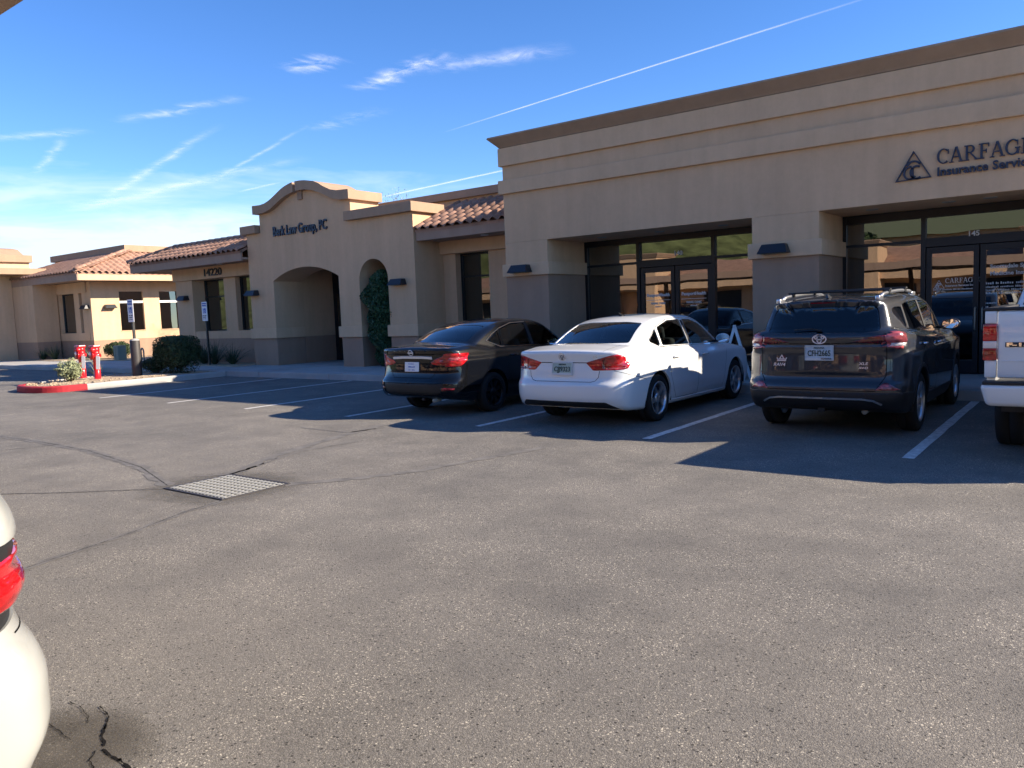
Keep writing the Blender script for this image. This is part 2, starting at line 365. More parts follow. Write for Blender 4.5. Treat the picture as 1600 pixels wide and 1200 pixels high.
M['lens_red_dark'] = principled('dark_red_lens', (0.20, 0.006, 0.010), .12, 0, 1.0)
M['lens_bright'] = principled('bright_red_lens', (0.60, 0.010, 0.013), .15, 0, 1.0)
M['lens_clear'] = principled('clear_lens', (0.72, 0.66, 0.64), .12, .1, 1.0)
M['lens_pink'] = principled('frosted_red_lens', (0.50, 0.09, 0.095), .2, 0, 1.0)
M['mirror'] = principled('mirror_glass', (0.9, 0.92, 0.93), .02, 1.0)
M['plate'] = add_noise(principled('plate_white', (0.62, 0.62, 0.60), .45), 3, .9, 1.05)
M['plate_az'] = add_noise(principled('plate_desert', (0.42, 0.50, 0.42), .45), 5, .8, 1.15)
M['plate_blue'] = add_noise(principled('plate_pale_blue', (0.50, 0.58, 0.64), .45), 6, .8, 1.1)
M['plate_text'] = principled('plate_green', (0.02, 0.05, 0.035), .5)

def cloud_mat():
    """thin ice cloud: lit from above, shines through, frayed by noise; UV runs along and across"""
    ma = bpy.data.materials.new('ice_cloud'); ma.use_nodes = True; t = ma.node_tree; t.nodes.clear()
    uv = N(t, 'ShaderNodeUVMap'); sp = N(t, 'ShaderNodeSeparateXYZ'); t.links.new(uv.outputs[0], sp.inputs[0])
    at = N(t, 'ShaderNodeAttribute', attribute_name='cloud', attribute_type='OBJECT'); sa = N(t, 'ShaderNodeSeparateXYZ'); t.links.new(at.outputs['Vector'], sa.inputs[0])
    co = N(t, 'ShaderNodeTexCoord').outputs['Object']; mp = N(t, 'ShaderNodeMapping'); mp.inputs['Scale'].default_value = (.00075, .00075, .00075); t.links.new(co, mp.inputs[0])
    nz = N(t, 'ShaderNodeTexNoise', inp={'Scale': 1.0, 'Detail': 7, 'Roughness': .68, 'Distortion': .6}); t.links.new(mp.outputs[0], nz.inputs['Vector'])
    ac = mth(t, 'ABSOLUTE', mth(t, 'SUBTRACT', mth(t, 'MULTIPLY', sp.outputs[1], 2.0), 1.0))
    core = mth(t, 'POWER', mth(t, 'SUBTRACT', 1.0, ac, clamp=True), 1.7)
    al = mth(t, 'ABSOLUTE', mth(t, 'SUBTRACT', mth(t, 'MULTIPLY', sp.outputs[0], 2.0), 1.0)); fade = mth(t, 'MULTIPLY', mth(t, 'SUBTRACT', 1.0, al), 1.8, clamp=True)
    gr = mth(t, 'MULTIPLY', mth(t, 'SUBTRACT', nz.outputs[0], .40), 3.4, clamp=True)
    grain = mth(t, 'ADD', mth(t, 'SUBTRACT', 1.0, sa.outputs[1]), mth(t, 'MULTIPLY', gr, sa.outputs[1]))
    fac = mth(t, 'MULTIPLY', mth(t, 'MULTIPLY', core, fade), mth(t, 'MULTIPLY', grain, sa.outputs[0]), clamp=True)
    tl = N(t, 'ShaderNodeBsdfTranslucent', inp={'Color': (.9, .9, .9, 1)}); tr_ = N(t, 'ShaderNodeBsdfTransparent')
    mx = N(t, 'ShaderNodeMixShader'); t.links.new(fac, mx.inputs[0]); t.links.new(tr_.outputs[0], mx.inputs[1]); t.links.new(tl.outputs[0], mx.inputs[2])
    o = N(t, 'ShaderNodeOutputMaterial'); t.links.new(mx.outputs[0], o.inputs[0]); return ma
M['cloud'] = cloud_mat()
def sky_streak(name, x0, y0, x1, y1, w, s, g, label, cat, alt=9000.0, group=None):
    """streak of ice cloud on the level plane at its altitude, between two sighted directions"""
    def P(x, y): v = ray(x, y); return v*(alt/v.z)
    a, b = P(x0, y0), P(x1, y1); n = 24; v = []; f = []; uvs = []
    d = (b-a).normalized(); side = Vector((-d.y, d.x, 0))
    for i in range(n+1):
        p = a.lerp(b, i/n); p = p+side*p.length*w*random.uniform(-.35, .35)*g; view = p.normalized(); dist = p.length
        hw = w*dist/max(.12, math.sqrt(max(1e-4, 1-view.dot(side)**2)))      # half width in metres that subtends w
        v += [p-side*hw, p+side*hw]; uvs += [(i/n, 0), (i/n, 1)]
        if i: f.append((2*i-2, 2*i-1, 2*i+1, 2*i))
    me = pyd(v, f); ul = me.uv_layers.new(name='UVMap')
    for lp in me.loops: ul.data[lp.index].uv = uvs[lp.vertex_index]
    o = obj(name, me, M['cloud'], None, label, cat, group); o['cloud'] = (s*.66, min(1.0, g+.08), 0.0); return o
for a in [(690, 208, 1400, -18, .0026, .85, .25, 'long thin straight contrail crossing the deep blue sky above the storefront block', 'contrail'),
          (560, 316, 860, 250, .0050, .95, .25, 'bright contrail dipping behind the law office roof', 'contrail'),
          (150, 320, 345, 192, .011, .7, .75, 'broad frayed contrail rising steeply above the far office', 'contrail'),
          (325, 288, 485, 193, .006, .5, .75, 'faint slanting contrail above the curved parapet', 'contrail'),
          (55, 275, 105, 208, .009, .5, .8, 'short faint contrail stub hanging off the long pale streak', 'contrail'),
          (-60, 222, 145, 203, .014, .55, .75, 'long pale cirrus streak over the far office', 'cloud'),
          (90, 335, 480, 243, .022, .7, .7, 'wide hazy contrail running out of the low cirrus veil', 'contrail'),
          (180, 192, 385, 150, .016, .6, .95, 'feathery cirrus streak beside the small fleecy tuft', 'cloud'),
          (372, 300, 440, 284, .005, .6, .4, 'small bright streak just above the curved parapet', 'cloud'),
          (555, 142, 705, 80, .022, .95, 1.0, 'bright torn cirrus plume high above the law office', 'cloud'),
          (620, 115, 900, 74, .016, .55, 1.0, 'thin feathered tail trailing from the torn plume', 'cloud'),
          (445, 112, 532, 88, .022, .95, 1.0, 'small bright fleecy tuft alone in the deep blue', 'cloud'),
          (480, 205, 610, 168, .02, .3, 1.0, 'very faint wisp below the torn plume', 'cloud')]:
    sky_streak(a[8], *a[:9])

def soft_patch(name, c, amount):
    """worn patch whose edge frays out into the paving around it"""
    ma = add_noise(principled(name, c, .9, spec=.2), 9, .7, 1.2, .5, 70, bdist=.004); t = ma.node_tree; b = t.nodes['Principled BSDF']
    co = N(t, 'ShaderNodeTexCoord'); fl = N(t, 'ShaderNodeVectorMath', operation='MULTIPLY'); t.links.new(co.outputs['Generated'], fl.inputs[0]); fl.inputs[1].default_value = (1, 1, 0)
    vm = N(t, 'ShaderNodeVectorMath', operation='DISTANCE'); t.links.new(fl.outputs[0], vm.inputs[0]); vm.inputs[1].default_value = (.5, .5, 0)
    nz = N(t, 'ShaderNodeTexNoise', inp={'Scale': 3.5, 'Detail': 5}); t.links.new(co.outputs['Object'], nz.inputs['Vector'])
    fac = mth(t, 'MULTIPLY', mth(t, 'SUBTRACT', mth(t, 'ADD', .30, mth(t, 'MULTIPLY', nz.outputs[0], .22)), vm.outputs['Value']), 5.0, clamp=True); t.links.new(mth(t, 'MULTIPLY', fac, amount), b.inputs['Alpha']); return ma
M['hollow'] = soft_patch('worn_hollow', (.105, .092, .074), .55); M['collar'] = soft_patch('patched_asphalt', (.135, .125, .11), .55)

for k in ('lens_red', 'lens_bright', 'lens_pink', 'lens_red_dark'):      # moulded optics behind the lens
    t = M[k].node_tree; b = t.nodes['Principled BSDF']; c0 = tuple(b.inputs['Base Color'].default_value)
    co = N(t, 'ShaderNodeTexCoord').outputs['Object']; mp = N(t, 'ShaderNodeMapping'); mp.inputs['Rotation'].default_value = (0, R(14), 0); mp.inputs['Scale'].default_value = (26, 10, 34); t.links.new(co, mp.inputs[0])
    br = N(t, 'ShaderNodeTexVoronoi', inp={'Scale': 1.0}, distance='CHEBYCHEV'); t.links.new(mp.outputs[0], br.inputs['Vector'])
    mp2 = N(t, 'ShaderNodeMapping'); mp2.inputs['Scale'].default_value = (3, 3, 11); t.links.new(co, mp2.inputs[0]); n2 = N(t, 'ShaderNodeTexNoise', inp={'Scale': 2.0, 'Detail': 1}); t.links.new(mp2.outputs[0], n2.inputs['Vector'])
    val = mth(t, 'MULTIPLY', mth(t, 'ADD', .55, mth(t, 'MULTIPLY', br.outputs['Distance'], .9)), mth(t, 'ADD', .45, mth(t, 'MULTIPLY', mth(t, 'MULTIPLY', mth(t, 'SUBTRACT', n2.outputs[0], .35), 3.3, clamp=True), .8)))
    mx = N(t, 'ShaderNodeMixRGB', blend_type='MULTIPLY', inp={0: 1.0, 1: c0}); t.links.new(val, mx.inputs[2]); t.links.new(mx.outputs[0], b.inputs['Base Color'])

# ------------------------------------------------------------------ ground, sidewalk, island
gm = pyd([(-400, -400, 0), (400, -400, 0), (400, 500, 0), (-400, 500, 0)], [(0, 1, 2, 3)])
asph = obj('asphalt_lot', gm, M['asphalt'], kind='structure')
CURB_Y, SW_Z = 13.42, 0.16
walk = box('sidewalk', -62, 26, CURB_Y+.155, 17.2, -.2, SW_Z, M['concrete'], kind='structure')
cm = None
x = -62.0
while x < 25:
    if cm is None:
        bm = bmesh.new(); bm_box(bm, .012, 3.038, 0, .149, -.15, SW_Z, .02); cm = bm_mesh(bm); cm.materials.append(M['concrete'])
    obj('curb_stone', cm, None, walk, loc=(x, CURB_Y, 0)); x += 3.05
# tooled joints across the walk (recessed dark grooves read as thin strips)
for i, x in enumerate(np.arange(-46.5, 8, 3.05)):
    box('walk_joint', x-.006, x+.006, CURB_Y+.16, 15.9, SW_Z+.001, SW_Z+.004, M['base'], walk)
# parking stripes
for i, x in enumerate((-18.16, -15.27, -12.6, -9.82, -7.06, -4.42, -1.55, 1.22, 3.96, 6.7)):
    n = 14; v = []; f = []
    for k in range(n+1):
        y = 8.42+(13.33-8.42)*k/n; a = .056+random.uniform(-.005, .005); b = .056+random.uniform(-.005, .005)
        v += [(x-a, y, .005), (x+b, y, .005)]
        if k: f.append((2*k-2, 2*k-1, 2*k+1, 2*k))
    obj('parking_line', pyd(v, f), M['line'], asph)
def ribbon_ground(name, pts, w0, mat, z=.003, jit=.35, sub=14, wander=.05):
    P = [Vector((p[0], p[1], 0)) for p in pts]; Q = []
    for a, b in zip(P, P[1:]):
        L = (b-a).length; n = max(3, int(L*sub))
        for k in range(n):
            Q.append(a.lerp(b, k/n)+Vector((random.uniform(-1, 1), random.uniform(-1, 1), 0))*wander*.35)
    Q.append(P[-1]); v = []; f = []
    for i, p in enumerate(Q):
        d = (Q[min(i+1, len(Q)-1)]-Q[max(i-1, 0)]).normalized(); nn = Vector((-d.y, d.x, 0)); w = w0*(1+random.uniform(-jit, jit))/2
        v += [(p.x+nn.x*w, p.y+nn.y*w, z), (p.x-nn.x*w, p.y-nn.y*w, z)]
        if i: f.append((2*i-2, 2*i-1, 2*i+1, 2*i))
    return obj(name, pyd(v, f), mat, asph)
seal = [([gnd(*q) for q in ((-60, 676), (0, 682), (60, 690), (140, 705), (220, 730), (262, 759))], .14),
        ([gnd(*q) for q in ((447, 757), (560, 748), (660, 735), (760, 716), (850, 700))], .12),
        ([gnd(*q) for q in ((345, 784), (290, 800), (200, 835), (120, 862), (35, 890), (-60, 925))], .075),
        ([gnd(*q) for q in ((363, 741), (430, 712), (520, 685), (600, 664))], .15),
        ([gnd(*q) for q in ((-20, 773), (100, 770), (258, 764))], .03), ([gnd(*q) for q in ((0, 704), (60, 698), (95, 694))], .03),
        ([gnd(*q) for q in ((470, 668), (545, 676), (600, 668))], .06), ([gnd(*q) for q in ((300, 745), (363, 741), (470, 705), (560, 690))], .05)]
for p, w in seal: ribbon_ground('sealed_crack', p, w, M['tar'])
for p, w in [([gnd(*q) for q in ((345, 784), (290, 800), (200, 835), (120, 862), (35, 890))], .0045),
             ([gnd(*q) for q in ((0, 682), (60, 690), (140, 705), (220, 730), (262, 759))], .006), ([gnd(*q) for q in ((-20, 773), (100, 770), (258, 764))], .005),
             ([gnd(*q) for q in ((108, 1098), (124, 1104), (139, 1121), (137, 1132))], .0035), ([gnd(*q) for q in ((157, 1105), (171, 1121), (163, 1141))], .005), ([gnd(*q) for q in ((166, 1135), (160, 1150), (163, 1168))], .008),
             ([gnd(*q) for q in ((160, 1172), (172, 1183), (188, 1190))], .007), ([gnd(*q) for q in ((186, 1188), (200, 1199), (215, 1215))], .009), ([gnd(*q) for q in ((70, 1128), (95, 1145), (110, 1158))], .003), ([gnd(*q) for q in ((150, 1175), (140, 1190), (150, 1210))], .004)]:
    ribbon_ground('open_crack', p, w, M['crack'], .0055, .75, 60, .009)
# dark worn hollow beside the cracks near the white car's bumper
def blob(cx, cy, rx, ry, z, mat, name, n=40):
    v = [(cx, cy, z)]+[(cx+rx*math.cos(2*math.pi*k/n), cy+ry*math.sin(2*math.pi*k/n), z) for k in range(n)]
    return obj(name, pyd(v, [(0, 1+k, 1+(k+1) % n) for k in range(n)]), mat, asph)
blob(gnd(120, 1165).x, gnd(120, 1165).y, .5, .36, .0025, M['hollow'], 'worn_hollow')
blob(-6.85, 4.3, 1.15, .95, .0022, M['collar'], 'patched_collar')
# drain grate
gx0, gx1, gy0, gy1 = -7.33, -6.33, 3.93, 4.68
grate = empty('drain_grate', ((gx0+gx1)/2, (gy0+gy1)/2, 0), 'rectangular steel drain grate set in the asphalt', 'drain grate')
def lbox(name, x0, x1, y0, y1, z0, z1, mat, par, bev=0):     # box in world coordinates, parented to an unrotated thing
    o = box(name, x0-par.location.x, x1-par.location.x, y0-par.location.y, y1-par.location.y, z0-par.location.z, z1-par.location.z, mat, par, bev); return o
lbox('pit_shadow', gx0+.01, gx1-.01, gy0+.01, gy1-.01, .0025, .0045, M['pit'], grate)  # near-black sheet above the asphalt, painted as the shade below the bars
for a in ((gx0, gx1, gy0, gy0+.035), (gx0, gx1, gy1-.035, gy1), (gx0, gx0+.035, gy0+.037, gy1-.037), (gx1-.035, gx1, gy0+.037, gy1-.037)):
    lbox('frame_edge', *a, .002, .011, M['bollard'], grate, .002)
nb = 9; p = (gy1-gy0-.07)/nb
for k in range(nb):
    y = gy0+.035+p*(k+.5); lbox('grate_bar', gx0+.036, gx1-.036, y-.0205, y+.0205, .005, .012, M['steel'], grate, .002)
for k in range(16):
    x = gx0+.06+(gx1-gx0-.12)*k/15; lbox('cross_rod', x-.009, x+.009, gy0+.036, gy1-.036, .005, .0095, M['steel'], grate)
# island: ring of curb pieces round a granite bed
isl = [(-20.9, 13.4), (-20.9, 12.0), (-20.9, 10.6), (-20.9, 9.35), (-21.02, 8.85), (-21.35, 8.50), (-21.85, 8.36), (-22.5, 8.36), (-23.05, 8.58), (-23.5, 9.1), (-23.95, 10.0), (-24.25, 11.2), (-24.4, 12.3), (-24.45, 13.4)]
island = obj('island_bed', None, kind='structure')
def inset(pts, d):
    out = []
    for i, p in enumerate(pts):
        a = Vector(pts[max(i-1, 0)]); b = Vector(pts[min(i+1, len(pts)-1)]); t = (b-a).normalized(); out.append(Vector(p)+Vector((t.y, -t.x))*d*1.0)
    return out
# dense outline
dense = []
for a, b in zip(isl, isl[1:]):
    n = 4
    for k in range(n): dense.append(tuple(Vector(a).lerp(Vector(b), k/n)))
dense.append(isl[-1])
for _ in range(2): dense = [dense[0]]+[tuple((Vector(dense[i-1])+Vector(dense[i])*2+Vector(dense[i+1]))/4) for i in range(1, len(dense)-1)]+[dense[-1]]
inn = inset(dense, -.16); ins2 = inset(dense, -.03)
cx_ = sum(p[0] for p in dense)/len(dense)
if abs(inn[8].x-cx_) > abs(dense[8][0]-cx_): inn = inset(dense, .16); ins2 = inset(dense, .03)
seg = 4
for s in range(0, len(dense)-1, seg):
    idx = list(range(s, min(s+seg, len(dense)-1)+1)); v = []; f = []
    for i in idx:
        o_, q, n_ = dense[i], ins2[i], inn[i]
        v += [(o_[0], o_[1], -.05), (o_[0], o_[1], .13), (q.x, q.y, .16), (n_.x, n_.y, .16), (n_.x, n_.y, .05)]
    for j in range(len(idx)-1):
        for k in range(4): f.append((5*j+k, 5*j+k+1, 5*j+5+k+1, 5*j+5+k))
    f.append((0, 1, 2, 3, 4)); f.append(tuple(5*(len(idx)-1)+k for k in (4, 3, 2, 1, 0)))
    c = dense[idx[len(idx)//2]]
    red = c[1] < 9.35
    obj('curb_stone', pyd(v, f), M['red_paint'] if red else M['concrete'], island)
bed = [(p.x, p.y) for p in inn]
n = len(bed); vv = []; ff = []
cxy = Vector((sum(p[0] for p in bed)/n, sum(p[1] for p in bed)/n)); rings = 7
for r_ in range(rings):
    t = r_/(rings-1)
    for p in bed:
        q = Vector(p).lerp(cxy, t*.97); vv.append((q.x, q.y, .125+.05*min(1, t*2)+random.uniform(-.008, .008)))
for r_ in range(rings-1):
    for i in range(n-1): ff.append((r_*n+i, r_*n+i+1, (r_+1)*n+i+1, (r_+1)*n+i))
for r_ in range(rings-1): ff.append((r_*n+n-1, r_*n, (r_+1)*n, (r_+1)*n+n-1))
obj('granite_gravel', pyd(vv, ff, True), M['dirt'], island)
bm = bmesh.new()
for k in range(420):
    i = random.randrange(n); t = random.random()**.5; q = Vector(bed[i]).lerp(cxy, 1-t*.97)
    r_ = random.uniform(.012, .04); mt = Matrix.Translation((q.x, q.y, .17)) @ Matrix.Rotation(random.random()*6, 4, 'Z') @ Matrix.Diagonal((r_, r_*.8, r_*.6, 1))
    bmesh.ops.create_icosphere(bm, subdivisions=1, radius=1, matrix=mt)
obj('loose_stones', bm_mesh(bm), M['dirt'], island, kind='stuff')
# planting beds against the buildings
def bed_box(x0, x1, y0, y1):
    box('planting_bed', x0, x1, y0, y1, .1, SW_Z+.03, M['dirt'], walk)
bed_box(-27.9, -22.4, 14.75, 16.09); bed_box(-36.7, -32.6, 16.2, 19.0); bed_box(-41, -36.85, 15.6, 17.0)

# ------------------------------------------------------------------ buildings
def wall_lamp(x, y, z, par, face='-Y'):
    """wedge-shaped wall pack, lens underneath"""
    bm = bmesh.new(); w0, w1, d0, d1, h = .27, .21, .26, .16, .17
    P = [(-w0, 0, 0), (w0, 0, 0), (w0, -d0, 0), (-w0, -d0, 0), (-w1, 0, h), (w1, 0, h), (w1, -d1, h), (-w1, -d1, h)]
    V = [bm.verts.new(p) for p in P]
    for q in ((3, 2, 1, 0), (4, 5, 6, 7), (0, 1, 5, 4), (1, 2, 6, 5), (2, 3, 7, 6), (3, 0, 4, 7)): bm.faces.new([V[i] for i in q])
    bmesh.ops.bevel(bm, geom=bm.edges[:], offset=.008, segments=1, affect='EDGES')
    me = bm_mesh(bm); o = obj('wall_lamp', me, M['lamp'], par, loc=(x, y, z))
    if face == '+X': o.rotation_euler = (0, 0, math.pi/2)
    bm = bmesh.new(); bm_box(bm, -.2, .2, -.2, -.03, -.006, .004); lo = obj('lamp_lens', bm_mesh(bm), M['util'], o)
    return o
tile_mesh = None
def tile_geo(w=.30, l=.42):
    """one S-shaped clay tile lying along +Y (up the slope), slightly tapered, front lip visible"""
    v = []; f = []; n = 10; th = .016
    prof = []
    for i in range(n+1):
        u = i/n; x = (u-.5)*w
        z = .062*math.sin(math.pi*min(1, u/.62)) if u < .62 else -.030*math.sin(math.pi*(u-.62)/.38)
        prof.append((x, z))
    for yy, dz in ((0, .018), (l, 0)):
        for x, z in prof: v.append((x, yy, z+dz))
        for x, z in prof: v.append((x, yy, z+dz-th))
    m_ = n+1
    for i in range(n):
        f.append((i, i+1, 2*m_+i+1, 2*m_+i)); f.append((m_+i, m_+i+1, i+1, i))
    return pyd(v, f, True)
tile_mesh = tile_geo(); tile_mesh.materials.append(M['tile'])
ridge_mesh = None
def ridge_geo():
    v = []; f = []; n = 8
    for yy, r_ in ((0, .115), (.40, .095)):
        for i in range(n+1):
            a = math.pi*i/n; v.append((r_*math.cos(a), yy, r_*math.sin(a)*.85))
    for i in range(n): f.append((i, i+1, n+2+i, n+1+i))
    v += [(0, 0, 0)]; k = len(v)-1
    for i in range(n): f.append((i, k, i+1))
    return pyd(v, f, True)
ridge_mesh = ridge_geo(); ridge_mesh.materials.append(M['tile'])
def tiled_slope(par, x0, x1, ye, ze, yt, zt, clip=None, w=.30, ex=.36, deck='roof_deck', stuff=False, top_x=None):
    """slope rising along +Y from eave (ye,ze) to top (yt,zt); tiles are children of a deck part"""
    ang = math.atan2(zt-ze, yt-ye); L = math.hypot(yt-ye, zt-ze)
    u0, u1 = top_x or (x0, x1); V = []
    for dz in (-.06, -.14): V += [(x0, ye+.05, ze+dz), (x1, ye+.05, ze+dz), (u1, yt, zt+dz), (u0, yt, zt+dz)]
    d = obj(deck, pyd(V, [(0, 1, 2, 3), (7, 6, 5, 4), (0, 4, 5, 1), (1, 5, 6, 2), (2, 6, 7, 3), (3, 7, 4, 0)]), M['tile'], par)
    nx = int((x1-x0)/w+.5); ny = int(math.ceil(L/ex)); w_ = (x1-x0)/nx
    bm = bmesh.new() if stuff else None
    for j in range(ny):
        s = j*ex-.05
        for i in range(nx):
            cx = x0+w_*(i+.5); cy = ye+s*math.cos(ang); cz = ze+s*math.sin(ang)
            if clip and not clip(cx, cy): continue
            mt = Matrix.Translation((cx, cy, cz-.03)) @ Matrix.Rotation(ang+random.uniform(-.012, .012), 4, 'X') @ Matrix.Rotation(random.uniform(-.012, .012), 4, 'Z') @ Matrix.Diagonal((w_/.30, 1, 1, 1))
            if stuff:
                k = len(bm.verts); bm.from_mesh(tile_mesh); bm.verts.ensure_lookup_table()
                for q in range(k, len(bm.verts)): bm.verts[q].co = mt @ bm.verts[q].co
            else:
                o = obj('roof_tile', tile_mesh, None, d); o.matrix_local = mt
    if stuff:
        obj('roof_tiles', bm_mesh(bm, True), M['tile'], d, kind='stuff')
    return d
def ridge_line(par, a, b, stuff=None):
    a, b = Vector(a), Vector(b); L = (b-a).length; n = max(1, int(L/.37)); rot = (b-a).to_track_quat('Y', 'Z').to_matrix().to_4x4()
    for k in range(n):
        o = obj('ridge_tile', ridge_mesh, None, par); o.matrix_local = Matrix.Translation(a.lerp(b, k/n)) @ rot
def cap_frustum(name, x0, x1, y0, y1, z0, z1, p0, p1, mat, par):
    v = []
    for z, p in ((z0, p0), (z0+.03, p0+.02), (z1-.035, p1), (z1, p1-.01)):
        v += [(x0-p, y0-p, z), (x1+p, y0-p, z), (x1+p, y1+p, z), (x0-p, y1+p, z)]
    f = [(3, 2, 1, 0), (12, 13, 14, 15)]
    for r_ in range(3):
        for k in range(4): f.append((4*r_+k, 4*r_+(k+1) % 4, 4*r_+4+(k+1) % 4, 4*r_+4+k))
    return obj(name, pyd(v, f), mat, par)

# ---- tall storefront block
TB = empty('storefront_building', (0, 0, 0), 'tall tan stucco storefront block with stepped cornice and dark glass entrances', 'building')
FX0, FX1, FY, GY = -11.09, 1.05, 14.5, 16.1
PI_ = [(-11.09, -9.93), (-5.32, -4.12), (-.75, 1.05)]
SOF = 3.15
box('header_wall', FX0, FX1, FY, 16.5, SOF, 5.28, M['tan'], TB)
box('rear_mass', FX0, FX1, 16.503, 28, .1, 5.1, M['tan'], TB)
for bname, z0, z1, p in (('upper_cornice', 4.87, 5.27, .07), ('lower_cornice', 4.25, 4.555, .085)):
    bm = bmesh.new(); bm_box(bm, FX0-p, FX1+p, FY-p, 16.6, z0, z1, .012); obj(bname, bm_mesh(bm), M['tan_light'], TB)
cap_frustum('parapet_cap', FX0, FX1, FY, 16.5, 5.282, 5.515, .05, .24, M['cap'], TB)
for a, b in PI_:
    box('pier', a, b, FY, 16.3, 2.66, SOF-.003, M['tan'], TB)
    box('pier_base', a, b, FY, 16.3, .1, 2.385, M['base'], TB)
    bm = bmesh.new(); bm_box(bm, a-.065, b+.065, FY-.065, 16.06, 2.385, 2.665, .012); obj('pier_band', bm_mesh(bm), M['tan_light'], TB)
for x, z in ((-10.58, 2.455), (-4.86, 2.455), (-.33, 2.455)): wall_lamp(x, FY-.064, z, TB)
def downlights(par, pts, mat):
    for x, y, z in pts:
        me = lathe_mesh([(0, 0), (.07, 0), (.075, -.004), (.10, -.012), (.105, 0)], 20); o = obj('downlight', me, mat, par, loc=(x, y, z))
downlights(TB, [(-7.6, 15.3, SOF), (-9.0, 15.3, SOF), (-6.2, 15.3, SOF), (-2.2, 15.2, SOF), (-1.6, 15.2, SOF), (-3.4, 15.2, SOF)], M['concrete'])
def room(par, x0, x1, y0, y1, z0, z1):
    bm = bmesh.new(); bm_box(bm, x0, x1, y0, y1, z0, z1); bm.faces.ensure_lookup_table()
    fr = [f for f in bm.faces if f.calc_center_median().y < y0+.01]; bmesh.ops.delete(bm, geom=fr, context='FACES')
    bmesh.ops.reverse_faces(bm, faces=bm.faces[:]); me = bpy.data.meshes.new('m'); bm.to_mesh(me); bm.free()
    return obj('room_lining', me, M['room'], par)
# rooms are hollowed out of the mass: replace the mass by back part + rooms
for o in list(TB.children):
    if o.name.startswith('rear_mass'): bpy.data.objects.remove(o)
box('rear_mass', FX0, FX1, 21.2, 28, .1, 4.3, M['tan'], TB)
box('roof_slab', FX0, FX1, 16.503, 21.197, 3.6, 4.3, M['tan'], TB)
box('side_wall', FX0, FX0+.25, 16.503, 21.197, .1, 3.597, M['tan'], TB)
box('side_wall', FX1-.25, FX1, 16.503, 21.197, .1, 3.597, M['tan'], TB)
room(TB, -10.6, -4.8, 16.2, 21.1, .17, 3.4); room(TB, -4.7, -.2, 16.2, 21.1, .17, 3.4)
def bar(par, x0, x1, z0, z1, name='frame_bar', d=.055):
    bm = bmesh.new(); bm_box(bm, x0, x1, GY-d, GY+d, z0, z1, .004); return obj(name, bm_mesh(bm), M['frame'], par)
def pane(par, x0, x1, z0, z1, name='glass_pane', mat='store_glass', y=GY+.01):
    v = [(x0, y, z0), (x1, y, z0), (x1, y, z1), (x0, y, z1)]; return obj(name, pyd(v, [(0, 1, 2, 3)]), M[mat], par)
def door_leaf(par, x0, x1, z1, handle_right):
    d = obj('door', None, None, par)
    z0 = SW_Z+.015; st = .085
    bm = bmesh.new()
    for q in ((x0, x0+st, z0, z1), (x1-st, x1, z0, z1), (x0+st, x1-st, z0, z0+.24), (x0+st, x1-st, z1-.11, z1)): bm_box(bm, q[0], q[1], GY-.035, GY+.035, q[2], q[3], .003)
    obj('door_frame', bm_mesh(bm), M['frame'], d)
    pane(d, x0+st, x1-st, z0+.24, z1-.11, 'door_glass', y=GY+.004)
    hx = x1-.045 if handle_right else x0+.045
    tube('door_handle', [(hx, GY-.036, .95), (hx, GY-.10, .97), (hx, GY-.10, 1.33), (hx, GY-.036, 1.35)], .013, M['steel'], d)
    return d
# suite 140
DH, TZ = 2.46, 2.60
bar(TB, -9.928, -9.86, .16, 3.145, 'jamb'); bar(TB, -5.39, -5.322, .16, 3.145, 'jamb')
bar(TB, -9.86, -5.39, 3.02, 3.145, 'head_frame', .052); bar(TB, -9.86, -8.56, .16, .27, 'sill_frame', .05); bar(TB, -6.70, -5.39, .16, .27, 'sill_frame', .05)
for x in (-8.56, -6.78): bar(TB, x, x+.08, .16, 3.02, 'mullion', .06)
bar(TB, -9.86, -8.56, TZ-.05, TZ, 'transom'); bar(TB, -8.48, -6.78, DH, TZ+.02, 'transom', .062); bar(TB, -6.70, -5.39, TZ-.05, TZ, 'transom')
bar(TB, -9.86, -8.56, 1.0, 1.05, 'transom'); bar(TB, -6.70, -5.39, 1.0, 1.05, 'transom')
for a, b, c, d in ((-9.86, -8.56, .27, 1.0), (-9.86, -8.56, 1.05, TZ-.05), (-9.86, -8.56, TZ, 3.02), (-8.48, -6.78, TZ+.02, 3.02), (-6.70, -5.39, .27, 1.0), (-6.70, -5.39, 1.05, TZ-.05), (-6.70, -5.39, TZ, 3.02)): pane(TB, a, b, c, d)
dA = door_leaf(TB, -8.47, -7.645, DH-.01, True); dB = door_leaf(TB, -7.625, -6.79, DH-.01, False)
for d_, cx in ((dA, -8.06), (dB, -7.21)):
    text('door_lettering', 'PassportHealth', .10, (cx, GY-.005, 1.80), M['print_white'], d_, align='CENTER', bold=.002, width=.56)
    lbl = strokes_mesh([[(cx-.29, 1.72), (cx+.29, 1.72)]], .008, GY-.006, GY-.003); obj('door_rule', lbl, M['print_white'], d_)
    text('door_lettering', 'TRAVEL CLINIC', .062, (cx, GY-.005, 1.625), M['print_white'], d_, align='CENTER', bold=.001, width=.36)
    word_lines('door_lettering', cx-.08, 1.56, GY-.006, [(0, .028, ((.16, 0),))], M['print_white'], d_)
text('suite_number', '140', .14, (-7.56, GY-.006, 2.68), M['print_white'], TB, align='CENTER', bold=.002)
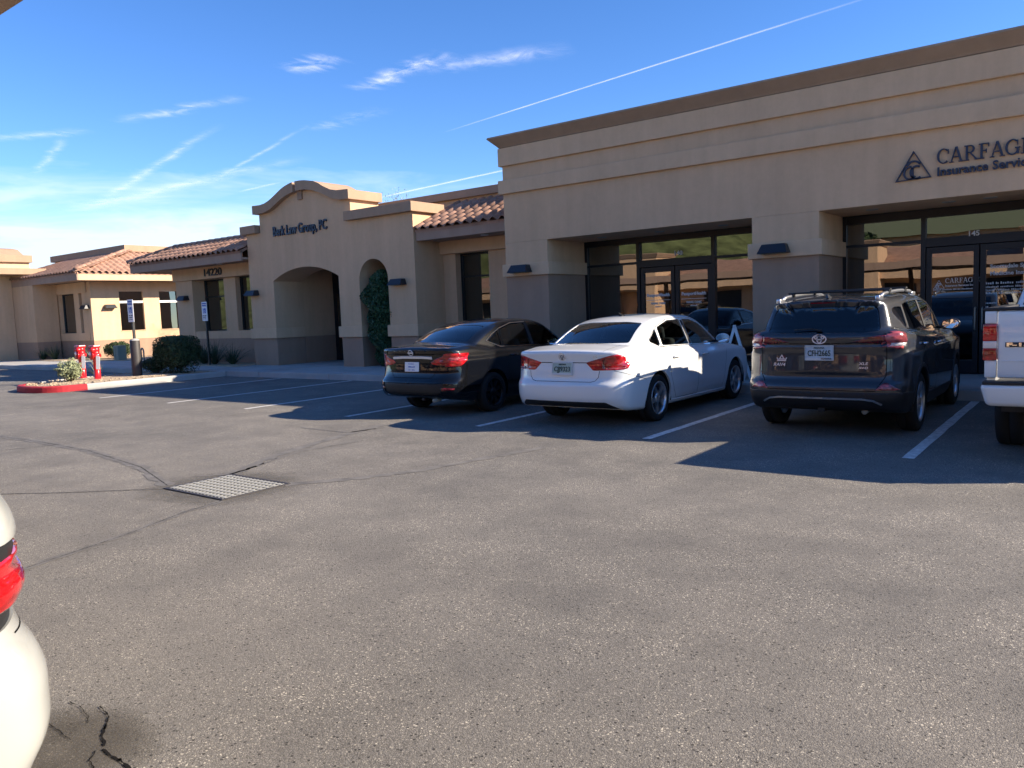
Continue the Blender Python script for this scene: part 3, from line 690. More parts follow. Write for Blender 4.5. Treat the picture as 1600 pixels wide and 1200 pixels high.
# suite 145
bar(TB, -4.118, -4.05, .16, 3.145, 'jamb'); bar(TB, -.82, -.752, .16, 3.145, 'jamb'); bar(TB, -4.05, -.82, 2.99, 3.145, 'head_frame', .052)
bar(TB, -2.765, -2.685, .16, 2.99, 'mullion', .06); bar(TB, -4.05, -2.765, .16, .27, 'sill_frame', .05)
bar(TB, -4.05, -2.765, TZ-.05, TZ, 'transom'); bar(TB, -2.685, -.96, DH, TZ+.02, 'transom', .062); bar(TB, -4.05, -2.765, 1.0, 1.05, 'transom')
for a, b, c, d in ((-4.05, -2.765, .27, 1.0), (-4.05, -2.765, 1.05, TZ-.05), (-4.05, -2.765, TZ, 2.99), (-2.685, -.82, TZ+.02, 2.99)): pane(TB, a, b, c, d)
dC = door_leaf(TB, -2.675, -1.845, DH-.01, True); dD = door_leaf(TB, -1.825, -.99, DH-.01, False); bar(TB, -.985, -.82, .16, DH+.14, 'mullion', .06)
def carfagno_logo(par, x, z, s, mat, y0, y1, w):
    """triangle with an interlaced arch and two C-shaped strokes"""
    T = [(x, z), (x+.51*s, z+.02*s), (x+.26*s, z+.45*s), (x, z)]
    L = [T, ell(x+.205*s, z+.115*s, .085*s, .10*s, 20, 75, 330), ell(x+.305*s, z+.115*s, .09*s, .10*s, 20, 60, 310), [(x+.245*s, z+.025*s), (x+.245*s, z+.19*s)],
         ell(x+.26*s, z+.21*s, .10*s, .085*s, 14, 25, 165)]
    return obj('logo_mark', strokes_mesh(L, w, y0, y1), mat, par)
carfagno_logo(dC, -2.56, 1.70, .34, M['print_white'], GY-.006, GY-.003, .012)
def serif_word(word, h, x0, z0, y0, y1, mat, par, name='sign_letter', shear=0.0, gap=.10):
    """hand-drawn serif capitals built from thick and thin strokes, each letter one mesh"""
    W, T, s = .13*h, .062*h, .055*h
    def rect(a, b, c, d): return [(a, c), (b, c), (b, d), (a, d)]
    def serif(x, z, w): return rect(x-w/2, x+w/2, z, z+s)
    def diag(xa, za, xb, zb, w): return [(xa-w/2, za), (xa+w/2, za), (xb+w/2, zb), (xb-w/2, zb)]
    def arc(cx, cz, rx, rz, a0, a1, wt, wn, n=20):
        out = []
        for i in range(n):
            q = []
            for k in (i, i+1):
                a = R(a0+(a1-a0)*k/n); w = wn+(wt-wn)*abs(math.cos(a))
                q.append(((cx+rx*math.cos(a), cz+rz*math.sin(a)), (cx+(rx-w)*math.cos(a), cz+(rz-w*.9)*math.sin(a))))
            out.append([q[0][0], q[1][0], q[1][1], q[0][1]])
        return out
    def glyph(c):
        if c == 'C': return arc(.40*h, .5*h, .40*h, .51*h, 48, 312, W, T)+[rect(.66*h, .66*h+T*.8, .62*h, .93*h)], .74*h
        if c == 'G': return arc(.41*h, .5*h, .41*h, .51*h, 48, 318, W, T)+[rect(.64*h, .64*h+W, .06*h, .42*h), serif(.70*h, .42*h, .3*h), rect(.67*h, .67*h+T*.8, .62*h, .93*h)], .86*h
        if c == 'O': return arc(.42*h, .5*h, .42*h, .51*h, 0, 360, W, T, 30), .84*h
        if c == 'A': return [diag(.12*h, s, .38*h, h, T), diag(.70*h, s, .42*h, 1.02*h, W), rect(.21*h, .62*h, .32*h, .32*h+T), serif(.12*h, 0, .26*h), serif(.70*h, 0, .30*h)], .84*h
        if c == 'R': return [rect(.12*h, .12*h+W, s, h-s), serif(.18*h, 0, .30*h), rect(.03*h, .40*h, h-s, h), rect(.18*h, .40*h, .48*h, .48*h+T)]+arc(.38*h, .74*h, .27*h, .26*h, -90, 90, W, T, 14)+[diag(.74*h, s, .38*h, .5*h, W), serif(.76*h, 0, .22*h)], .84*h
        if c == 'F': return [rect(.12*h, .12*h+W, s, h-s), serif(.18*h, 0, .34*h), rect(.03*h, .62*h, h-s, h), rect(.57*h, .57*h+T*.8, .76*h, h), rect(.18*h, .46*h, .48*h, .48*h+T), rect(.44*h, .44*h+T*.8, .38*h, .62*h)], .66*h
        if c == 'N': return [rect(.12*h, .12*h+T, s, h-s), serif(.15*h, 0, .28*h), rect(.02*h, .24*h, h-s, h), diag(.70*h, 0, .16*h, h, W), rect(.68*h, .68*h+T, 0, h-s), serif(.71*h, h-s, .28*h)], .86*h
        return [], .4*h
    x = x0
    for c in word:
        polys, adv = glyph(c); bm = bmesh.new()
        for i, pl in enumerate(polys):
            off = (i % 3)*.0007
            A = [bm.verts.new((x+p[0]+shear*p[1], y0-off, z0+p[1])) for p in pl]; B = [bm.verts.new((x+p[0]+shear*p[1], y1, z0+p[1])) for p in pl]
            bm.faces.new(A); n = len(pl)
            for k in range(n): bm.faces.new((A[k], A[(k+1) % n], B[(k+1) % n], B[k]))
        obj(name, bm_mesh(bm), mat, par); x += adv+gap*h
    return x
serif_word('CARFAGNO', .085, -2.37, 1.80, GY-.006, GY-.003, M['print_white'], dC, 'door_letter', gap=.06)
text('door_lettering', 'Insurance Services Inc', .052, (-2.37, GY-.005, 1.735), M['print_white'], dC, width=.44, bold=.0008)
word_lines('door_lettering', -2.56, 1.675, GY-.006, [(0, .022, ((.13, .012), (.16, .012), (.06, .012), (.05, .012), (.18, 0)))], M['print_white'], dC)
text('suite_number', '145', .125, (-1.93, GY-.064, 2.475+.13), M['print_white'], TB, align='CENTER', bold=.003)
for s_, sz, z, w in (('Scottsdale Sports', .095, 2.02, .70), ('Medicine Institute', .095, 1.90, .70)):
    text('door_lettering', s_, sz, (-1.68, GY-.005, z), M['print_white'], dD, width=w, bold=.0025)
word_lines('door_lettering', -1.74, 1.745, GY-.006, [(0, .040, ((.13, .02), (.05, .02), (.2, .03), (.12, .02), (.1, 0))), (.06, .030, ((.2, .02), (.2, .02), (.14, 0))), (.115, .030, ((.14, .02), (.2, .02), (.18, 0))), (.17, .030, ((.18, .02), (.08, .02), (.26, 0))), (.34, .032, ((.17, 0),)), (.41, .03, ((.05, 0),)), (.47, .03, ((.09, 0),))], M['print_white'], dD)
box('window_notice', -1.52, -1.20, GY+.012, GY+.018, 1.05, 1.42, M['util'], dD)
# interior: pendants and ceiling lights seen through the glass
for x, y in ((-8.9, 17.2), (-7.9, 17.6), (-7.0, 17.4), (-5.75, 17.3)):
    me = lathe_mesh([(0, 0), (.09, 0), (.095, -.01)], 18); obj('ceiling_light', me, M['downlight'], TB, loc=(x, y, 3.18))
pl = obj('pendant_lamp', lathe_mesh([(.012, .30), (.035, .26), (.052, .12), (.055, 0), (.05, -.12), (.03, -.2), (0, -.2)], 20), M['pendant'], TB, loc=(-5.72, 17.0, 2.32))
tube('pendant_cord', [(0, 0, .3), (0, 0, 1.05)], .004, M['black'], pl)
# facade sign
carfagno_logo(TB, -2.87, 3.485, 1.0, M['letter'], FY-.045, FY+.0, .030)
xe = serif_word('CARFAGNO', .232, -2.27, 3.685, FY-.045, FY, M['letter'], TB, gap=.02)
text('sign_lettering', 'Insurance Services', .19, (-2.27, FY-.03, 3.50), M['letter'], TB, width=1.36, extrude=.02, bold=.0035)
# low wing to the right of the block (stands outside the photograph, passes the sun over its roof)
def low_wing(par, x0, x1, ye, windows):
    tiled = tiled_slope(par, x0, x1, ye, 3.90, 17.02, 4.64)
    box('fascia', x0, x1, ye+.06, ye+.12, 3.56, 3.84, M['fascia'], par)
    box('soffit', x0, x1, ye+.121, 16.597, 3.58, 3.66, M['fascia'], par)
    return tiled
RW = empty('tile_roof_wing', (0, 0, 0), 'low tile-roofed office wing adjoining the tall storefront block', 'building')
box('wall', 1.33, 24, 16.6, 17.1, .1, 3.57, M['tan'], RW); box('roof_mass', 1.33, 24, 17.103, 26, .1, 4.9, M['tan'], RW)
low_wing(RW, 1.33, 24, 15.45, None)
# ---- law office wing
LB_ = empty('law_office_building', (0, 0, 0), 'tan stucco law office with curved parapet and two arched openings', 'building')
LY, LY2 = 15.45, 16.55
up = [(-21.73, 5.23), (-21.33, 5.215), (-21.08, 5.24), (-20.86, 5.30), (-20.64, 5.39), (-20.44, 5.48), (-20.24, 5.57), (-20.03, 5.64), (-19.78, 5.695), (-19.53, 5.72), (-19.3, 5.715), (-19.08, 5.695), (-18.68, 5.62), (-18.46, 5.53), (-18.26, 5.42), (-18.1, 5.35), (-17.96, 5.29), (-17.69, 5.235), (-17.2, 5.21)]
lo = [(-21.73, 4.96), (-21.19, 4.955), (-20.99, 4.99), (-20.81, 5.04), (-20.6, 5.13), (-20.39, 5.22), (-20.19, 5.30), (-19.98, 5.36), (-19.74, 5.41), (-19.51, 5.435), (-19.3, 5.44), (-19.1, 5.43), (-18.74, 5.36), (-18.5, 5.28), (-18.28, 5.19), (-18.1, 5.11), (-17.94, 5.04), (-17.64, 4.96), (-17.2, 4.945)]
def arch_pts(x0, x1, zs, zt, z0, seg=20):
    w = (x1-x0)/2; h = zt-zs; cx = (x0+x1)/2
    if h >= w*.98: pts = [(cx+w*math.cos(R(180*k/seg)), zs+h*math.sin(R(180*k/seg))) for k in range(seg+1)]
    else:
        rr = (w*w+h*h)/(2*h); a = math.asin(w/rr); pts = [(cx+rr*math.sin(a-2*a*k/seg), zs+h-rr+rr*math.cos(a-2*a*k/seg)) for k in range(seg+1)]
    return [(x1, z0)]+pts+[(x0, z0)]
BZ = 1.03
poly = [(-22.35, BZ), (-22.35, 4.38), (-21.62, 4.38), (-21.62, 4.98)]+[(x, z+.02) for x, z in lo[1:-1]]+[(-17.33, 4.97), (-17.33, 4.35), (-14.9, 4.35), (-14.9, BZ)]
poly += arch_pts(-17.12, -15.95, 2.64, 3.22, BZ)[0:]+arch_pts(-21.11, -18.0, 2.83, 3.19, BZ)
prism('front_wall', poly, 'Y', LY, LY2, M['tan'], LB_)
for a, b in ((-22.35, -21.11), (-18.0, -17.12), (-15.95, -14.9)):
    box('wall_base', a+.004, b-.004, LY+.006, LY2-.004, .1, BZ, M['base'], LB_)
    bm = bmesh.new(); bm_box(bm, a-.06, b+.06, LY-.06, LY2-.02, BZ, 1.35, .012); obj('wall_band', bm_mesh(bm), M['tan_light'], LB_)
def split(pts, xa, xb):
    out = []
    for (x0, z0), (x1, z1) in zip(pts, pts[1:]):
        for xc in (xa, xb):
            if x0 < xc < x1: out.append((xc, z0+(z1-z0)*(xc-x0)/(x1-x0)))
    return sorted([p for p in pts if xa <= p[0] <= xb]+out)
for xa, xb in ((-21.73, -19.66), (-19.54, -17.2)):
    prism('curved_cap', split(up, xa, xb)+split(lo, xa, xb)[::-1], 'Y', LY-.17, LY2+.04, M['cap'], LB_)
box('keystone_slot', -19.60, -19.40, LY-.05, LY+.1, 5.19, 5.44, M['base'], LB_)
bm = bmesh.new(); bm_box(bm, -22.5, -21.70, LY-.15, LY2+.03, 4.38, 4.64, .012); obj('step_cap', bm_mesh(bm), M['cap'], LB_)
bm = bmesh.new(); bm_box(bm, -17.46, -14.78, LY-.17, LY2+.05, 4.35, 4.61, .012); obj('step_cap', bm_mesh(bm), M['cap'], LB_)
# portico behind the arches
box('portico_wall', -22.35, -21.11, LY2+.003, 18.2, 1.03, 3.6, M['tan'], LB_); box('portico_base', -22.35, -21.104, LY2+.003, 18.2, .1, 1.03, M['base'], LB_)
box('portico_wall', -15.95, -14.9, LY2+.003, 18.2, .1, 3.6, M['tan'], LB_)
box('portico_ceiling', -21.11, -15.95, LY2+.003, 18.2, 3.3, 3.6, M['tan'], LB_); box('portico_wall', -17.6, -15.95, 17.6, 18.2, .1, 3.3, M['tan'], LB_)
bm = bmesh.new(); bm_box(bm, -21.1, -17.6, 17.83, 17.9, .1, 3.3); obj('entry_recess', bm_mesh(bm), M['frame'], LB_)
for a, b in ((-20.95, -19.95), (-19.85, -18.85), (-18.75, -17.75)):
    d_ = obj('entry_door', None, None, LB_); box('door_frame', a, b, 17.77, 17.82, .17, 2.5, M['frame'], d_); pane(d_, a+.1, b-.1, .4, 2.4, 'door_glass', 'win_glass', 17.765)
box('floor_slab', -21.11, -15.95, LY, 18.2, .1, SW_Z+.004, M['concrete'], LB_)
box('roof_mass', -22.2, -11.12, 18.203, 27, .1, 4.75, M['tan'], LB_)
box('back_parapet', -22.2, -11.12, 17.25, 17.6, 3.62, 4.82, M['tan'], LB_); bm = bmesh.new(); bm_box(bm, -22.3, -11.12, 17.13, 17.72, 4.82, 5.04, .012); obj('back_parapet_cap', bm_mesh(bm), M['cap'], LB_)
wall_lamp(-22.13, LY-.001, 2.42, LB_); wall_lamp(-15.5, LY-.001, 2.43, LB_)
text('sign_lettering', 'Berk Law Group, PC', .42, (-20.93, LY-.03, 4.215), M['letter'], LB_, width=2.56, extrude=.022, bold=.006)
# right part of the law wing
box('wall', -14.9, -14.45, 16.6, 17.0, .1, 3.24, M['tan'], LB_); box('wall', -13.28, -11.09, 16.6, 17.0, .1, 3.24, M['tan'], LB_); box('wall', -14.45, -13.28, 16.6, 17.0, .1, .75, M['tan'], LB_)
bm = bmesh.new(); bm_box(bm, -14.9, -11.09, 16.45, 17.0, 3.243, 3.58, .01); obj('header_beam', bm_mesh(bm), M['tan_light'], LB_)
def office_window(par, x0, x1, z0, z1, y, muntin=None, deep=.25):
    w = obj('window', None, None, par); t = .05
    boxes('window_frame', [(x0, x0+t, y+deep-.05, y+deep+.03, z0, z1), (x1-t, x1, y+deep-.05, y+deep+.03, z0, z1), (x0+t, x1-t, y+deep-.05, y+deep+.03, z0, z0+t), (x0+t, x1-t, y+deep-.05, y+deep+.03, z1-t, z1)]+([(x0+t, x1-t, y+deep-.045, y+deep+.02, muntin-.025, muntin+.025)] if muntin else []), M['frame'], w)
    pane(w, x0+t, x1-t, z0+t, z1-t, 'glass_pane', 'win_glass', y+deep)
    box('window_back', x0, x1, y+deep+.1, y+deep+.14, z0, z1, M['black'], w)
    return w
office_window(LB_, -14.44, -13.29, .76, 3.235, 16.6, 2.6)
tiled_slope(LB_, -14.88, -11.35, 15.45, 3.92, 17.1, 4.68)
box('fascia', -14.86, -11.12, 15.51, 15.57, 3.57, 3.85, M['fascia'], LB_); box('soffit', -14.86, -11.12, 15.573, 16.44, 3.59, 3.66, M['fascia'], LB_)
downlights(LB_, [(-12.9, 16.0, 3.588)], M['white'])
# left part of the law wing
WY = 16.1
box('wall_pier', -27.95, -26.85, WY, 17.0, 1.03, 3.17, M['tan'], LB_); box('wall_pier', -25.02, -24.32, WY+.12, 17.0, 1.3, 3.17, M['tan'], LB_)
box('window_sill', -26.85, -22.35, WY+.02, 17.0, 1.03, 1.3, M['tan_light'], LB_); box('wall_base', -27.93, -22.35, WY+.03, 17.0, .1, 1.03, M['base'], LB_)
bm = bmesh.new(); bm_box(bm, -28.02, -22.35, WY-.08, 17.0, 3.172, 3.60, .01); obj('header_beam', bm_mesh(bm), M['tan'], LB_)
box('wall_return', -27.95, -27.5, 17.003, 26, .1, 3.6, M['tan'], LB_); box('inner_mass', -27.4, -22.35, 17.9, 26, .1, 4.2, M['tan'], LB_)
office_window(LB_, -26.85, -25.03, 1.3, 3.17, WY, 2.55, .55); office_window(LB_, -24.31, -22.36, 1.3, 3.17, WY, 2.55, .35)
wall_lamp(-27.35, WY-.001, 2.46, LB_)
text('building_number', '14220', .36, (-25.93, WY-.1, 3.265), M['dark_print'], LB_, width=1.08, extrude=.015, bold=.004)
box('fascia', -29.45, -22.36, 15.19, 15.25, 3.56, 3.86, M['fascia'], LB_); box('fascia', -29.45, -29.39, 15.253, 17.3, 3.56, 3.86, M['fascia'], LB_)
box('soffit', -29.385, -22.36, 15.253, 17.3, 3.605, 3.67, M['fascia'], LB_); downlights(LB_, [(-24.4, 15.7, 3.604)], M['white'])
hip = lambda X, Y: (X+29.5) > (Y-15.13)*1.05
dk = tiled_slope(LB_, -29.45, -22.36, 15.13, 3.94, 16.35, 4.50, hip, top_x=(-28.2, -22.36))
tiled_back = prism('roof_back', [(16.35, 4.44), (17.6, 3.9), (17.6, 3.8), (16.35, 4.3)], 'X', -28.1, -22.36, M['tile'], LB_)
ridge_line(dk, (-29.5, 15.13, 3.96), (-28.2, 16.35, 4.5)); ridge_line(dk, (-28.2, 16.35, 4.5), (-22.4, 16.35, 4.5))
# ---- far building
FB = empty('far_office_building', (0, 0, 0), 'tan office with hipped tile roof and sunlit end wall across the drive', 'building')
FXE = -36.8
box('end_wall_base', FXE-.3, FXE-.004, 17.05, 26, .1, 1.0, M['base'], FB)
for a, b in ((17.05, 18.35), (19.5, 20.3), (21.27, 22.3), (23.45, 26)): box('end_wall', FXE-.3, FXE, a, b, 1.0, 3.68, M['tan_light'], FB)
for a, b in ((18.35, 19.5), (20.3, 21.27), (22.3, 23.45)):
    box('end_wall', FXE-.3, FXE, a, b, 3.22, 3.68, M['tan_light'], FB); box('end_wall', FXE-.3, FXE, a, b, 1.0, 1.4, M['tan_light'], FB)
    w = obj('window', None, None, FB); v = [(FXE-.12, a, 1.4), (FXE-.12, b, 1.4), (FXE-.12, b, 3.22), (FXE-.12, a, 3.22)]
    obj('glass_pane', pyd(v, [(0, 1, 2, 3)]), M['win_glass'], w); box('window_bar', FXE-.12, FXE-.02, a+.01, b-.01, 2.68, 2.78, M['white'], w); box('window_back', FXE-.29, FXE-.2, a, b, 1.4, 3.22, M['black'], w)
    box('window_sill', FXE-.11, FXE+.03, a-.03, b+.03, 1.36, 1.40, M['tan_light'], w)
wall_lamp(FXE+.001, 17.85, 2.45, FB, '+X'); wall_lamp(-37.2, 17.049, 2.45, FB)
box('front_base', -46, FXE-.303, 17.07, 17.5, .1, 1.0, M['base'], FB); box('front_sill', -41, FXE-.303, 17.03, 17.5, 1.0, 1.36, M['tan'], FB)
for a, b in ((-37.66, -37.103), (-38.45, -37.95), (-40.1, -39.95), (-40.85, -40.1), (-46, -41.85)): box('front_wall', a, b, 17.05, 17.5, 1.36, 3.2, M['tan'], FB)
box('front_header', -46, FXE-.303, 16.98, 17.5, 3.2, 3.68, M['tan'], FB)
for a, b in ((-37.95, -37.66), (-39.95, -38.45), (-41.85, -40.85)): office_window(FB, a, b, 1.36, 3.2, 17.05, None, .2)
box('inner_mass', -46, -38.2, 19.6, 26, .1, 5.2, M['tan'], FB); bm = bmesh.new(); bm_box(bm, -46.1, -38.0, 19.4, 26.1, 5.2, 5.52, .012); obj('parapet_cap', bm_mesh(bm), M['cap'], FB)
EX, EY = -35.5, 15.95
box('fascia', -44, EX, EY, EY+.06, 3.66, 3.98, M['fascia'], FB); box('fascia', EX-.06, EX, EY+.063, 26, 3.66, 3.98, M['tan_light'], FB); box('soffit', -44, EX-.063, EY+.063, 26, 3.70, 3.78, M['fascia'], FB)
s1 = tiled_slope(FB, -44, EX+.08, EY-.06, 4.06, 19.5, 5.22, lambda X, Y: (EX+.1-X) > (Y-EY)*.72, stuff=True, top_x=(-44, -38.05))
# side slope: build along Y then rotate a quarter turn
sl2 = obj('side_roof', None, None, FB)
d2 = tiled_slope(sl2, EY-.06, 26, -(EX+.06), 4.06, 38.1, 5.20, lambda X, Y: (X-EY+.06)*.72 > (Y-35.44), stuff=True, top_x=(19.5, 26)); sl2.rotation_euler = (0, 0, math.pi/2)
ridge_line(FB, (EX+.05, EY-.05, 4.12), (-38.1, 19.5, 5.26))
# end block with stepped parapet
box('entry_block', -50, -42.3, 14.75, 15.94, .1, 4.21, M['tan_light'], FB); box('side_parapet', -50, -40.95, 15.97, 16.9, 3.9, 4.21, M['tan_light'], FB)
bm = bmesh.new(); bm_box(bm, -50, -40.8, 14.6, 16.95, 4.212, 4.50, .012); obj('step_cap', bm_mesh(bm), M['cap'], FB)
box('porch_wall', -50, -40.05, 15.96, 17.0, 1.0, 3.69, M['tan'], FB); box('porch_base', -50, -40.05, 15.97, 17.0, .1, 1.0, M['base'], FB); box('upper_block', -50, -41.25, 14.75, 16.4, 4.502, 4.80, M['tan_light'], FB); bm = bmesh.new(); bm_box(bm, -50, -41.1, 14.6, 16.5, 4.80, 5.14, .012); obj('upper_cap', bm_mesh(bm), M['cap'], FB)
prism('curved_cap', [(-45, 5.14), (-44, 5.5), (-43.2, 5.62), (-42.4, 5.5), (-41.7, 5.145)], 'Y', 14.62, 16.4, M['cap'], FB)
# ---- buildings across the lot, behind the camera (seen in the glass and the paint)
OB = empty('opposite_office_building', (0, 0, 0), 'tan office building with tile roof and stepped parapet across the parking lot', 'building')
oy = -13.0
box('wall', -40, 14, oy-6, oy, 0, 2.5, M['tan'], OB)
box('fascia', -40, 14, oy, oy+1.2, 2.5, 2.85, M['tan_light'], OB)
prism('tile_roof', [(oy+1.25, 2.9), (oy-2.2, 4.3), (oy-2.2, 2.9)], 'X', -40, 14, M['tile'], OB)
for a, b, zt in ((-3.2, 1.5, 4.3), (-14, -9.5, 4.2), (-26, -22, 4.5)):
    box('entry_block', a, b, oy-1, oy+1.6, 2.6, zt, M['tan'], OB); cap_frustum('entry_cap', a, b, oy-1, oy+1.6, zt+.002, zt+.28, .05, .2, M['cap'], OB)
    box('entry_pier', a, a+.8, oy-1, oy+1.6, 0, 2.6, M['tan'], OB); box('entry_pier', b-.8, b, oy-1, oy+1.6, 0, 2.6, M['tan'], OB)
for k in range(11): box('dark_window', -38+k*4.6, -35.6+k*4.6, oy+.002, oy+.05, .7, 2.3, M['black'], OB)
OC = empty('green_roof_building', (0, 0, 0), 'olive gabled roof building standing behind the opposite offices', 'building')
prism('gable_roof', [(-24, 5.4), (-30, 8.2), (-36, 5.4)], 'X', -20, 6, principled('olive_roof', (.13, .15, .08), .8), OC); box('wall', -19.5, 5.5, -35.5, -24.5, 0, 5.4, M['tan'], OC)
def hill():
    v = []; f = []; nx, ny = 60, 20
    for j in range(ny+1):
        for i in range(nx+1):
            x = -260+520*i/nx; y = -55-220*j/ny; t = j/ny
            h = 60*math.sin(min(1, t*1.25)*math.pi/2)*(.08+.92/(1+math.exp((x+42)/9.0)))*(.8+.2*math.sin(x*.05))
            v.append((x, y, h+random.uniform(-.8, .8)*(t > 0)-.3))
    for j in range(ny):
        for i in range(nx): a = j*(nx+1)+i; f.append((a, a+1, a+nx+2, a+nx+1))
    return obj('hill', pyd(v, f, True), add_noise(principled('desert_scrub', (.10, .115, .045), .95, spec=.1), .35, .45, 1.6, 0), kind='structure')
hill()
CP = empty('carport', (0, 0, 0), 'brown steel carport canopy over the parked white car', 'carport')
box('canopy_fascia', -30, 12, 1.02, 1.10, 2.59, 2.86, M['fascia'], CP); box('canopy_deck', -30, 12, -4.4, 1.017, 2.66, 2.72, M['fascia'], CP)
for x in (-28, -22.6, -17.2, -11.8, -6.4, 4.4, 9.8):
    box('carport_post', x-.07, x+.07, -3.07, -2.93, 0, 2.66, M['fascia'], CP)

# ------------------------------------------------------------------ plants
rng = np.random.default_rng(11)
def leaf_mesh(pts, size, nrm=None, jitter=.9, aspect=.55):
    """one small folded leaf per point"""
    n = len(pts); d = rng.normal(size=(n, 3)); d /= np.linalg.norm(d, axis=1)[:, None]
    if nrm is not None:
        d = d*jitter+nrm; d /= np.linalg.norm(d, axis=1)[:, None]
    a = np.cross(d, rng.normal(size=(n, 3))); a /= np.linalg.norm(a, axis=1)[:, None]; b = np.cross(d, a)
    s = size*rng.uniform(.6, 1.35, n)[:, None]
    V = np.empty((n, 4, 3)); V[:, 0] = pts-a*s; V[:, 1] = pts+b*s*aspect+d*s*.15; V[:, 2] = pts+a*s; V[:, 3] = pts-b*s*aspect+d*s*.15
    F = np.arange(n*4).reshape(n, 4)
    me = bpy.data.meshes.new('m'); me.vertices.add(n*4); me.vertices.foreach_set('co', V.reshape(-1)); me.loops.add(n*4); me.loops.foreach_set('vertex_index', F.reshape(-1).astype(np.int32))
    me.polygons.add(n); me.polygons.foreach_set('loop_start', (np.arange(n)*4).astype(np.int32)); me.polygons.foreach_set('loop_total', np.full(n, 4, np.int32)); me.update(); me.validate()
    return me
def lumpy(u, seed, k=5):
    r_ = np.random.default_rng(seed); out = np.zeros(len(u))
    for _ in range(k):
        w = r_.normal(size=3)*r_.uniform(2.5, 7); out += np.sin(u@w+r_.uniform(0, 6))
    return out/k
def shrub(name, loc, size, n, leaf, mat, label, cat, power=2.0, lump=.12, seed=1, rz=0.0, group=None):
    """leafy crown on short stems; power > 2 gives a clipped, boxy outline"""
    t = empty(name, loc, label, cat, group, rz)
    d = rng.normal(size=(n, 3)); d[:, 2] = np.where(d[:, 2] < -.1, -d[:, 2]*.4, d[:, 2]); d[rng.random(n) < .28, 2] *= -.6
    q = (np.abs(d)**power).sum(1)**(1/power); u = d/q[:, None]
    r_ = 1-np.abs(rng.normal(size=n))*.14; r_ *= 1+lump*lumpy(u*1.6, seed)
    p = u*r_[:, None]*np.array(size)/2; p[:, 2] += size[2]/2*1.02; p[:, 2] = np.maximum(p[:, 2], .03)
    obj('foliage', leaf_mesh(p, leaf, u, 1.1), mat, t)
    bm = bmesh.new()
    for k in range(7):
        a = k*.9; bm_tube(bm, [(0.05*math.cos(a), .05*math.sin(a), -.03), (size[0]*.18*math.cos(a), size[1]*.18*math.sin(a), size[2]*.35), (size[0]*.3*math.cos(a), size[1]*.3*math.sin(a), size[2]*.72)], [.02, .014, .006], 5)
    obj('stem', bm_mesh(bm, True), M['bark'], t)
    # dark twiggy core so the light does not shine straight through
    core = rng.normal(size=(n//3, 3)); core /= np.linalg.norm(core, axis=1)[:, None]; core *= (rng.random(n//3)**.4*.75)[:, None]
    c = core*np.array(size)/2; c[:, 2] += size[2]/2
    obj('inner_foliage', leaf_mesh(c, leaf*1.5), mat, t); return t
def blades(name, loc, n, length, width, mat, label, cat, spread=1.0, droop=.5, group=None, up=.9, stalks=0):
    t = empty(name, loc, label, cat, group); v = []; f = []
    for k in range(n):
        a = random.random()*2*math.pi; e = random.uniform(.15, 1.0)*spread; L = length*random.uniform(.55, 1.1); w = width*random.uniform(.7, 1.2)
        dx, dy = math.cos(a), math.sin(a); px, py = -dy, dx; prev = None; b0 = random.uniform(0, .06)
        for s in range(6):
            u = s/5; r_ = L*e*u; z = L*up*(u-droop*e*u*u)
            ww = w*(1-u)**.7; c = (dx*(r_+b0), dy*(r_+b0), max(z, .01)-.01)
            i = len(v); v += [(c[0]-px*ww, c[1]-py*ww, c[2]), (c[0]+px*ww, c[1]+py*ww, c[2]+.002)]
            if prev is not None: f.append((prev, prev+1, i+1, i))
            prev = i
    obj('blades', pyd(v, f), mat, t)
    for k in range(stalks):
        a = random.random()*6.28; L = length*random.uniform(1.2, 1.7); tube('flower_stalk', [(0, 0, -.01), (math.cos(a)*L*.12, math.sin(a)*L*.12, L*.6), (math.cos(a)*L*.42, math.sin(a)*L*.42, L)], [.009, .007, .004], M['sage'], t, 5)
    return t
shrub('clipped_hedge', (-22.1, 12.6, .14), (1.22, 1.0, 1.10), 13000, .030, M['hedge'], 'square-clipped dark hedge beside the brown bollard on the island', 'hedge', 5.0, .05, 3, R(8))
shrub('low_shrub', (-22.9, 12.35, .14), (.75, .7, .48), 2600, .026, M['hedge'], 'low ragged shrub between the bollard and the clipped hedge', 'shrub', 2.2, .3, 4)
shrub('round_shrub', (-35.0, 17.2, .17), (1.2, 1.0, .75), 3500, .035, M['hedge'], 'rounded green shrub against the sunlit end wall', 'shrub', 2.6, .2, 5)
shrub('sage_bush', (-22.3, 9.62, .15), (.72, .6, .60), 1500, .030, M['sage'], 'pale grey-green sage bush on the island tip', 'bush', 2.0, .4, 6)
shrub('wall_shrub', (-34.4, 19.6, .17), (1.0, .9, .7), 1800, .035, M['hedge'], 'small dark shrub behind the pale utility box', 'shrub', 2.2, .25, 8)
for i, (x, y, s) in enumerate(((-26.9, 15.35, .8), (-26.1, 15.2, .95), (-25.2, 15.35, 1.05), (-24.3, 15.2, 1.15), (-23.4, 15.3, .95), (-25.7, 15.65, .8))):
    blades('yucca_clump', (x, y, .18), 150, s*.95, .011, M['yucca'], 'dark narrow-bladed yucca clump in the bed under the 14220 windows', 'yucca', 1.05, .45, 'yucca clumps in the bed under the windows')
for i, (x, y, s) in enumerate(((-39.9, 16.1, .75), (-38.9, 16.2, .9))):
    blades('grass_clump', (x, y, .18), 110, s, .012, M['yucca'], 'dark spiky grass clump below the far office windows', 'grass clump', .95, .4, 'grass clumps by the far office')
blades('aloe_stalks', (-24.0, 11.1, .15), 30, .55, .012, M['sage'], 'wispy pale stalks rising behind the red standpipes', 'plant', 1.0, .5, None, .9, 9)
